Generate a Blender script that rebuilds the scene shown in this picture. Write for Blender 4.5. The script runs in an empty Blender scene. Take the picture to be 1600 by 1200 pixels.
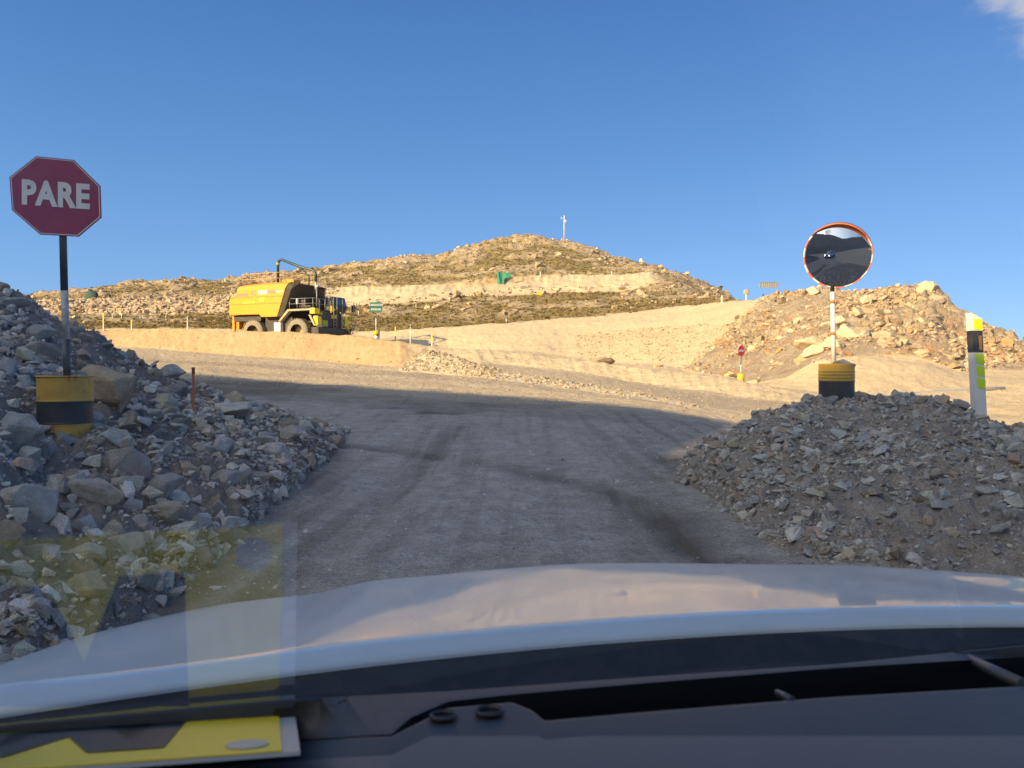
import bpy, bmesh, math, random
import numpy as np
from mathutils import Vector, Matrix
random.seed(7); rng = np.random.default_rng(11)
C = bpy.context.scene
R = math.radians
# ------------------------------------------------------------------ camera
F_PX, HY, CZ = 1200.0, 575.0, 1.75          # focal length in 1600-px units, horizon row, eye height
cam_d = bpy.data.cameras.new('camera'); cam = bpy.data.objects.new('camera', cam_d)
C.collection.objects.link(cam); C.camera = cam
cam.location = (0, 0, CZ); cam.rotation_euler = (R(90), 0, 0)
cam_d.sensor_width = 36; cam_d.lens = 36 * F_PX / 1600
cam_d.shift_y = (HY - 600) / 1600
cam_d.clip_start = 0.02; cam_d.clip_end = 6000
cam_d.dof.use_dof = True; cam_d.dof.focus_distance = 14; cam_d.dof.aperture_fstop = 10
# ------------------------------------------------------------------ sun and sky
PHI, ELEV = R(50), R(22)                     # sun is behind the viewer's left shoulder
SUN = Vector((-math.sin(PHI) * math.cos(ELEV), -math.cos(PHI) * math.cos(ELEV), math.sin(ELEV)))
sd = bpy.data.lights.new('sun', 'SUN'); sd.energy = 5.0; sd.angle = R(0.5); sd.color = (1.0, 0.74, 0.385)
so = bpy.data.objects.new('sun', sd); C.collection.objects.link(so)
so.rotation_euler = SUN.to_track_quat('Z', 'Y').to_euler()
W = bpy.data.worlds.new('World'); C.world = W; W.use_nodes = True
nt = W.node_tree; nt.nodes.clear()
def wn(t, **k):
    n = nt.nodes.new(t)
    for a, v in k.items(): setattr(n, a, v)
    return n
wout = wn('ShaderNodeOutputWorld'); bg = wn('ShaderNodeBackground'); bg.inputs[1].default_value = 0.115
sky = wn('ShaderNodeTexSky', sky_type='NISHITA', sun_disc=False)
sky.sun_elevation = ELEV + R(6); sky.sun_rotation = math.atan2(SUN.x, SUN.y) % (2 * math.pi)
sky.altitude = 3500; sky.air_density = 1.0; sky.dust_density = 0.35; sky.ozone_density = 2.0
SKY_TINT = (1.0, 1.05, 1.22, 1)
tint = wn('ShaderNodeMix', data_type='RGBA', blend_type='MULTIPLY'); tint.inputs[0].default_value = 1
tint.inputs[7].default_value = SKY_TINT
nt.links.new(sky.outputs[0], tint.inputs[6])
tcs = wn('ShaderNodeTexCoord'); nrmz = wn('ShaderNodeVectorMath', operation='NORMALIZE'); nt.links.new(tcs.outputs['Generated'], nrmz.inputs[0])
sxyz = wn('ShaderNodeSeparateXYZ'); nt.links.new(nrmz.outputs[0], sxyz.inputs[0])
gr = wn('ShaderNodeValToRGB'); nt.links.new(sxyz.outputs[2], gr.inputs[0]); cr = gr.color_ramp; cr.interpolation = 'B_SPLINE'
SK = 1.1 / (2 ** 1.2 * 0.115)
for i, (p_, c_) in enumerate([(0, (.27, .50, .80)), (.12, (.215, .465, .83)), (.27, (.12, .33, .72)), (.45, (.06, .215, .57)), (1, (.03, .12, .40))]):
    if i >= 2: cr.elements.new(.5)
    cr.elements[min(i, len(cr.elements) - 1)].position = p_; cr.elements[min(i, len(cr.elements) - 1)].color = (*[v * SK * .25 for v in c_], 1)
g4 = wn('ShaderNodeVectorMath', operation='SCALE'); g4.inputs[3].default_value = 4.0; nt.links.new(gr.outputs[0], g4.inputs[0])
skm = wn('ShaderNodeMix', data_type='RGBA'); skm.inputs[0].default_value = .8; nt.links.new(tint.outputs[2], skm.inputs[6]); nt.links.new(g4.outputs[0], skm.inputs[7])
dt = wn('ShaderNodeVectorMath', operation='DOT_PRODUCT'); nt.links.new(nrmz.outputs[0], dt.inputs[0]); dt.inputs[1].default_value = SUN
mx0 = wn('ShaderNodeMath', operation='MAXIMUM'); nt.links.new(dt.outputs['Value'], mx0.inputs[0]); mx0.inputs[1].default_value = 0
pw = wn('ShaderNodeMath', operation='POWER'); nt.links.new(mx0.outputs[0], pw.inputs[0]); pw.inputs[1].default_value = 2.5
gl = wn('ShaderNodeVectorMath', operation='SCALE'); gl.inputs[0].default_value = (8.6, 7.9, 5.4); nt.links.new(pw.outputs[0], gl.inputs[3])
sadd = wn('ShaderNodeVectorMath', operation='ADD'); nt.links.new(skm.outputs[2], sadd.inputs[0]); nt.links.new(gl.outputs[0], sadd.inputs[1])
# clouds: soft wisps, one high on the right ahead, others low behind
tc = wn('ShaderNodeTexCoord')
cn = wn('ShaderNodeTexNoise'); cn.inputs['Scale'].default_value = 15; cn.inputs['Detail'].default_value = 9; cn.inputs['Roughness'].default_value = .66
mp = wn('ShaderNodeMapping'); mp.inputs['Scale'].default_value = (1, 1, 2.2)
nt.links.new(tc.outputs['Generated'], mp.inputs[0]); nt.links.new(mp.outputs[0], cn.inputs['Vector'])
acc = None
for (dx, dy, dz, r0, r1) in [(0.735, 1, 0.545, .05, .145), (-0.45, -1, .46, .03, .16), (0.25, -1, .36, .03, .14), (-0.9, -1, .34, .03, .14)]:
    v = Vector((dx, dy, dz)).normalized()
    ds = wn('ShaderNodeVectorMath', operation='DISTANCE'); ds.inputs[1].default_value = v
    nm = wn('ShaderNodeVectorMath', operation='NORMALIZE'); nt.links.new(tc.outputs['Generated'], nm.inputs[0])
    nt.links.new(nm.outputs[0], ds.inputs[0])
    mr = wn('ShaderNodeMapRange'); mr.inputs[1].default_value = r0; mr.inputs[2].default_value = r1
    mr.inputs[3].default_value = 1; mr.inputs[4].default_value = 0
    nt.links.new(ds.outputs['Value'], mr.inputs[0])
    if acc is None: acc = mr.outputs[0]
    else:
        mx = wn('ShaderNodeMath', operation='MAXIMUM'); nt.links.new(acc, mx.inputs[0]); nt.links.new(mr.outputs[0], mx.inputs[1]); acc = mx.outputs[0]
ad = wn('ShaderNodeMath', operation='ADD'); nt.links.new(acc, ad.inputs[0]); nt.links.new(cn.outputs[0], ad.inputs[1])
rr = wn('ShaderNodeMapRange'); rr.interpolation_type = 'SMOOTHSTEP'; rr.inputs[1].default_value = 1.0; rr.inputs[2].default_value = 1.5
nt.links.new(ad.outputs[0], rr.inputs[0])
mul = wn('ShaderNodeMath', operation='MULTIPLY'); nt.links.new(rr.outputs[0], mul.inputs[0]); mul.inputs[1].default_value = .9
cm = wn('ShaderNodeMix', data_type='RGBA'); nt.links.new(mul.outputs[0], cm.inputs[0]); nt.links.new(sadd.outputs[0], cm.inputs[6])
cm.inputs[7].default_value = (3.0, 3.0, 3.3, 1)
nt.links.new(cm.outputs[2], bg.inputs[0]); nt.links.new(bg.outputs[0], wout.inputs[0])
C.view_settings.view_transform = 'Standard'; C.view_settings.look = 'None'
C.view_settings.exposure = 1.2; C.view_settings.gamma = 1
C.render.engine = 'CYCLES'; C.cycles.max_bounces = 6; C.cycles.transparent_max_bounces = 8

# ------------------------------------------------------------------ helpers
def link(o): C.collection.objects.link(o); return o
def P(px, py, Y): return Vector(((px - 800) / F_PX * Y, Y, CZ + (HY - py) / F_PX * Y))
def tag(o, label=None, cat=None, group=None, kind=None):
    if label: o['label'] = label
    if cat: o['category'] = cat
    if group: o['group'] = group
    if kind: o['kind'] = kind
    return o
def empty(name, loc, label, cat, group=None, rz=0):
    o = bpy.data.objects.new(name, None); link(o); o.location = loc; o.rotation_euler = (0, 0, rz)
    o.empty_display_size = .2
    return tag(o, label, cat, group)
class MB:
    def __init__(s): s.v = []; s.f = []; s.sm = []
    def add(s, vs, fs, smooth=False):
        b = len(s.v); s.v += [tuple(v) for v in vs]; s.f += [tuple(i + b for i in f) for f in fs]; s.sm += [smooth] * len(fs); return s
    def box(s, x0, x1, y0, y1, z0, z1, M=None):
        vs = [Vector((x, y, z)) for x in (x0, x1) for y in (y0, y1) for z in (z0, z1)]
        if M is not None: vs = [M @ v for v in vs]
        return s.add(vs, [(0, 1, 3, 2), (4, 6, 7, 5), (0, 4, 5, 1), (2, 3, 7, 6), (0, 2, 6, 4), (1, 5, 7, 3)])
    def prism(s, pts, y0, y1, M=None):           # outline in x,z, extruded along y
        n = len(pts); vs = [Vector((p[0], y0, p[1])) for p in pts] + [Vector((p[0], y1, p[1])) for p in pts]
        if M is not None: vs = [M @ v for v in vs]
        return s.add(vs, [tuple(range(n)), tuple(range(2 * n - 1, n - 1, -1))] + [(i, i + n, (i + 1) % n + n, (i + 1) % n) for i in range(n)])
    def tube(s, pts, r, seg=8, cap=True):
        pts = [Vector(p) for p in pts]; n = len(pts); rs = r if isinstance(r, (list, tuple)) else [r] * n
        vs = []; up = None
        for i, p in enumerate(pts):
            d = (pts[min(i + 1, n - 1)] - pts[max(i - 1, 0)]).normalized()
            if up is None: up = d.orthogonal().normalized()
            up = (up - d * up.dot(d)).normalized(); w = d.cross(up)
            for k in range(seg):
                a = 2 * math.pi * k / seg; vs.append(p + (up * math.cos(a) + w * math.sin(a)) * rs[i])
        fs = [(i * seg + k, i * seg + (k + 1) % seg, (i + 1) * seg + (k + 1) % seg, (i + 1) * seg + k) for i in range(n - 1) for k in range(seg)]
        s.add(vs, fs, True)
        if cap:
            b = len(s.v) - len(vs)
            s.f += [tuple(b + k for k in range(seg))[::-1], tuple(b + (n - 1) * seg + k for k in range(seg))]; s.sm += [False, False]
        return s
    def lathe(s, prof, seg=24, M=None, cap=True, smooth=True):  # prof: (r, z)
        n = len(prof); vs = [Vector((r * math.cos(2 * math.pi * k / seg), r * math.sin(2 * math.pi * k / seg), z)) for r, z in prof for k in range(seg)]
        if M is not None: vs = [M @ v for v in vs]
        s.add(vs, [(i * seg + k, i * seg + (k + 1) % seg, (i + 1) * seg + (k + 1) % seg, (i + 1) * seg + k) for i in range(n - 1) for k in range(seg)], smooth)
        if cap:
            b = len(s.v) - len(vs)
            s.f += [tuple(b + k for k in range(seg))[::-1], tuple(b + (n - 1) * seg + k for k in range(seg))]; s.sm += [False, False]
        return s
    def build(s, name, mat, parent=None, off=None, bevel=0):
        me = bpy.data.meshes.new(name)
        vs = s.v if off is None else [(v[0] - off[0], v[1] - off[1], v[2] - off[2]) for v in s.v]
        me.from_pydata(vs, [], s.f); me.polygons.foreach_set('use_smooth', s.sm)
        bm = bmesh.new(); bm.from_mesh(me); bmesh.ops.recalc_face_normals(bm, faces=bm.faces)
        if bevel:
            es = [e for e in bm.edges if len(e.link_faces) == 2 and e.calc_face_angle(0) > .6]
            bmesh.ops.bevel(bm, geom=es, offset=bevel, segments=2, affect='EDGES', profile=.6)
        bm.to_mesh(me); bm.free()
        me.materials.append(mat); o = bpy.data.objects.new(name, me); link(o); o.parent = parent
        return o
def np_mesh(name, V, Fc, mat, smooth=False, colors=None):
    V = np.asarray(V, np.float32); Fc = np.asarray(Fc, np.int32); k = Fc.shape[1]
    me = bpy.data.meshes.new(name); me.vertices.add(len(V)); me.vertices.foreach_set('co', V.ravel())
    me.loops.add(Fc.size); me.loops.foreach_set('vertex_index', Fc.ravel())
    me.polygons.add(len(Fc)); me.polygons.foreach_set('loop_start', np.arange(0, Fc.size, k, dtype=np.int32))
    me.polygons.foreach_set('use_smooth', np.full(len(Fc), smooth)); me.update(calc_edges=True)
    for nm, arr in (colors or {}).items():
        a = me.attributes.new(nm, 'FLOAT_COLOR', 'POINT'); a.data.foreach_set('color', np.asarray(arr, np.float32).ravel())
    me.materials.append(mat); return link(bpy.data.objects.new(name, me))
def text_mesh(name, txt, size, mat, parent, M, offset=0.0, depth=0.002, xs=1.0, sp=1.0):
    cu = bpy.data.curves.new(name, 'FONT'); cu.body = txt; cu.size = size; cu.align_x = 'CENTER'; cu.align_y = 'CENTER'
    cu.offset = offset; cu.extrude = depth; cu.space_character = sp; cu.resolution_u = 3
    t = bpy.data.objects.new('tmp', cu); link(t); bpy.context.view_layer.update()
    me = bpy.data.meshes.new_from_object(t.evaluated_get(bpy.context.evaluated_depsgraph_get()))
    bpy.data.objects.remove(t); me.transform(Matrix.Diagonal((xs, 1, 1, 1))); me.transform(M); me.materials.clear(); me.materials.append(mat)
    o = bpy.data.objects.new(name, me); link(o); o.parent = parent; return o
# text plane facing -Y (towards the viewer)
FACE = Matrix.Rotation(R(90), 4, 'X')

# ---- noise (numpy gradient noise)
_perm = np.random.default_rng(5).permutation(4096)
def pn(x, y, seed=0):
    x = np.asarray(x, float); y = np.asarray(y, float)
    xi = np.floor(x).astype(int); yi = np.floor(y).astype(int); xf = x - xi; yf = y - yi
    u = xf ** 3 * (xf * (xf * 6 - 15) + 10); v = yf ** 3 * (yf * (yf * 6 - 15) + 10)
    def g(ix, iy, fx, fy):
        h = _perm[(_perm[(ix + seed * 131) & 4095] + iy) & 4095]; a = h * (2 * np.pi / 4096.0)
        return np.cos(a) * fx + np.sin(a) * fy
    n00 = g(xi, yi, xf, yf); n10 = g(xi + 1, yi, xf - 1, yf); n01 = g(xi, yi + 1, xf, yf - 1); n11 = g(xi + 1, yi + 1, xf - 1, yf - 1)
    return (n00 * (1 - u) + n10 * u) * (1 - v) + (n01 * (1 - u) + n11 * u) * v * 1.0
def fbm(x, y, o=4, seed=0, gain=.5):
    s = 0; a = 1; f = 1
    for i in range(o): s = s + a * pn(x * f, y * f, seed + i); a *= gain; f *= 2.03
    return s * 1.4
def ridged(x, y, o=4, seed=0):
    s = 0; a = 1; f = 1
    for i in range(o): s = s + a * (0.5 - np.abs(pn(x * f, y * f, seed + i))); a *= .55; f *= 2.1
    return s
def sst(x, a, b): t = np.clip((x - a) / (b - a), 0, 1); return t * t * (3 - 2 * t)

# ------------------------------------------------------------------ materials
def newmat(name):
    m = bpy.data.materials.new(name); m.use_nodes = True; n = m.node_tree.nodes; return m, n, m.node_tree.links, n['Principled BSDF']
def noise(n, l, scale, detail=4, rough=.55, vec=None, dist=0):
    t = n.new('ShaderNodeTexNoise'); t.inputs['Scale'].default_value = scale; t.inputs['Detail'].default_value = detail
    t.inputs['Roughness'].default_value = rough; t.inputs['Distortion'].default_value = dist
    if vec is not None: l.new(vec, t.inputs['Vector'])
    return t.outputs['Fac']
def ramp(n, l, fac, stops):
    r = n.new('ShaderNodeValToRGB'); cr = r.color_ramp
    while len(cr.elements) < len(stops): cr.elements.new(.5)
    for e, (p, c) in zip(cr.elements, stops): e.position = p; e.color = (*c, 1) if len(c) == 3 else c
    l.new(fac, r.inputs[0]); return r.outputs[0]
def mixc(n, l, fac, a, b, mode='MIX'):
    m = n.new('ShaderNodeMix'); m.data_type = 'RGBA'; m.blend_type = mode
    for i, v in ((0, fac), (6, a), (7, b)):
        if isinstance(v, (int, float)): m.inputs[i].default_value = v
        elif isinstance(v, tuple): m.inputs[i].default_value = (*v, 1)
        else: l.new(v, m.inputs[i])
    return m.outputs[2]
def math_(n, l, op, a, b):
    m = n.new('ShaderNodeMath'); m.operation = op
    for i, v in enumerate((a, b)):
        if isinstance(v, (int, float)): m.inputs[i].default_value = v
        else: l.new(v, m.inputs[i])
    return m.outputs[0]
def bump(n, l, p, h, dist, strength=1):
    b = n.new('ShaderNodeBump'); b.inputs['Distance'].default_value = dist; b.inputs['Strength'].default_value = strength
    l.new(h, b.inputs['Height'])
    l.new(b.outputs[0], p.inputs['Normal']); return b
def paint(name, col, rough=.5, metal=0, dirt=.25, dirtcol=(.28, .22, .15), scale=6, coat=0, bmp=0.0, spec=.5):
    m, n, l, p = newmat(name); tc = n.new('ShaderNodeTexCoord').outputs['Object']
    f = noise(n, l, scale, 6, .65, tc); f2 = ramp(n, l, f, [(.42, (0, 0, 0)), (.75, (1, 1, 1))])
    k = math_(n, l, 'MULTIPLY', f2, dirt)
    l.new(mixc(n, l, k, tuple(col), dirtcol), p.inputs['Base Color'])
    p.inputs['Roughness'].default_value = rough; p.inputs['Metallic'].default_value = metal
    p.inputs['Coat Weight'].default_value = coat; p.inputs['Specular IOR Level'].default_value = spec
    if bmp: bump(n, l, p, noise(n, l, scale * 6, 4, .6, tc), bmp)
    return m
def glassmat():
    m, n, l, p = newmat('windscreen glass'); n.remove(p)
    out = [x for x in n if x.type == 'OUTPUT_MATERIAL'][0]
    tr = n.new('ShaderNodeBsdfTransparent'); tr.inputs[0].default_value = (.93, .95, .96, 1)
    gl = n.new('ShaderNodeBsdfGlossy'); gl.inputs['Roughness'].default_value = 0.0
    lw = n.new('ShaderNodeLayerWeight'); lw.inputs[0].default_value = .5      # same reflectance from either side of the pane
    k = math_(n, l, 'ADD', .22, math_(n, l, 'MULTIPLY', math_(n, l, 'POWER', lw.outputs['Facing'], 4.5), .85))
    mx = n.new('ShaderNodeMixShader'); l.new(k, mx.inputs[0]); l.new(tr.outputs[0], mx.inputs[1]); l.new(gl.outputs[0], mx.inputs[2])
    l.new(mx.outputs[0], out.inputs[0]); return m

def rock_mat(name, base, tintattr=None, objcol=False, scale=1.0):
    m, n, l, p = newmat(name); tc = n.new('ShaderNodeTexCoord').outputs['Object']
    if objcol:
        oi = n.new('ShaderNodeObjectInfo'); t = oi.outputs['Color']
        va = n.new('ShaderNodeVectorMath'); va.operation = 'ADD'; l.new(tc, va.inputs[0])
        sc = n.new('ShaderNodeVectorMath'); sc.operation = 'SCALE'; l.new(oi.outputs['Location'], sc.inputs[0]); sc.inputs[3].default_value = 3.1
        l.new(sc.outputs[0], va.inputs[1]); tc = va.outputs[0]
    elif tintattr:
        a = n.new('ShaderNodeAttribute'); a.attribute_name = tintattr; t = a.outputs['Color']
    else: t = (1., 1., 1.)
    big = ramp(n, l, noise(n, l, 2.2 * scale, 5, .6, tc), [(.3, tuple(c * .72 for c in base)), (.55, base), (.75, tuple(min(1, c * 1.3) for c in base))])
    sp = ramp(n, l, noise(n, l, 38 * scale, 3, .7, tc), [(.35, (.62, .6, .6)), (.55, (1, 1, 1)), (.7, (1.2, 1.2, 1.2))])
    c = mixc(n, l, 1.0, big, sp, 'MULTIPLY'); c = mixc(n, l, 1.0, c, t, 'MULTIPLY')
    l.new(c, p.inputs['Base Color']); p.inputs['Roughness'].default_value = .92; p.inputs['Specular IOR Level'].default_value = .25
    h = math_(n, l, 'ADD', noise(n, l, 5 * scale, 6, .7, tc), math_(n, l, 'MULTIPLY', noise(n, l, 40 * scale, 3, .6, tc), .25))
    bump(n, l, p, h, .06 / scale, .9)
    return m

def ground_mat():
    m, n, l, p = newmat('dirt gravel and dry grass'); geo = n.new('ShaderNodeNewGeometry').outputs['Position']
    A = n.new('ShaderNodeAttribute'); A.attribute_name = 'zone'; sep = n.new('ShaderNodeSeparateColor'); l.new(A.outputs['Color'], sep.inputs[0])
    B = n.new('ShaderNodeAttribute'); B.attribute_name = 'tone'; sb = n.new('ShaderNodeSeparateColor'); l.new(B.outputs['Color'], sb.inputs[0])
    sand, grass, rock = sep.outputs; damp, heap, ochre = sb.outputs
    n1 = noise(n, l, .35, 6, .6, geo); n2 = noise(n, l, 2.5, 6, .65, geo); n3 = noise(n, l, 16, 4, .7, geo); n4 = noise(n, l, 70, 3, .7, geo)
    road = ramp(n, l, n2, [(.3, (.31, .27, .225)), (.5, (.395, .35, .295)), (.7, (.49, .445, .385))])
    grit = ramp(n, l, n4, [(.33, (.55, .53, .5)), (.52, (1, 1, 1)), (.68, (1.4, 1.4, 1.4))])
    grit2 = ramp(n, l, n3, [(.3, (.72, .7, .68)), (.5, (1, 1, 1)), (.7, (1.18, 1.18, 1.18))])
    road = mixc(n, l, 1., mixc(n, l, 1., road, grit, 'MULTIPLY'), grit2, 'MULTIPLY')
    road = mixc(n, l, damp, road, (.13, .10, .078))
    sandc = ramp(n, l, n2, [(.3, (.52, .40, .25)), (.5, (.58, .46, .30)), (.72, (.63, .51, .35))])
    sandc = mixc(n, l, 1., sandc, grit2, 'MULTIPLY')
    och = ramp(n, l, n1, [(.4, (.50, .31, .15)), (.6, (.55, .36, .19))])
    sandc = mixc(n, l, ochre, sandc, och)
    g1 = noise(n, l, .9, 6, .75, geo)
    grassc = ramp(n, l, g1, [(.32, (.17, .125, .06)), (.46, (.27, .205, .095)), (.56, (.36, .275, .14)), (.7, (.47, .37, .23))])
    g2 = ramp(n, l, noise(n, l, 3.5, 4, .8, geo), [(.35, (.6, .6, .55)), (.5, (1, 1, 1)), (.65, (1.25, 1.2, 1.15))])
    grassc = mixc(n, l, 1., grassc, g2, 'MULTIPLY')
    rockc = ramp(n, l, noise(n, l, .8, 8, .7, geo, .6), [(.3, (.38, .28, .19)), (.42, (.52, .405, .285)), (.56, (.61, .49, .355)), (.7, (.66, .55, .42))])
    orr = ramp(n, l, noise(n, l, .28, 4, .6, geo), [(.55, (1, 1, 1)), (.68, (1.1, .78, .55))])
    rockc = mixc(n, l, 1., mixc(n, l, 1., rockc, orr, 'MULTIPLY'), grit2, 'MULTIPLY')
    heapc = mixc(n, l, 1., ramp(n, l, n2, [(.35, (.46, .42, .35)), (.65, (.58, .53, .44))]), grit2, 'MULTIPLY')
    c = mixc(n, l, sand, road, sandc); c = mixc(n, l, heap, c, heapc); c = mixc(n, l, grass, c, grassc); c = mixc(n, l, rock, c, rockc)
    l.new(c, p.inputs['Base Color']); p.inputs['Roughness'].default_value = .95; p.inputs['Specular IOR Level'].default_value = .15
    h = math_(n, l, 'ADD', math_(n, l, 'MULTIPLY', n2, .10), math_(n, l, 'ADD', math_(n, l, 'MULTIPLY', n3, .035), math_(n, l, 'MULTIPLY', n4, .009)))
    rk = math_(n, l, 'MULTIPLY', noise(n, l, 1.1, 8, .75, geo, .4), math_(n, l, 'ADD', math_(n, l, 'MULTIPLY', rock, .9), math_(n, l, 'MULTIPLY', grass, .55)))
    bump(n, l, p, math_(n, l, 'ADD', h, rk), 1.0, .9)
    return m

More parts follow.
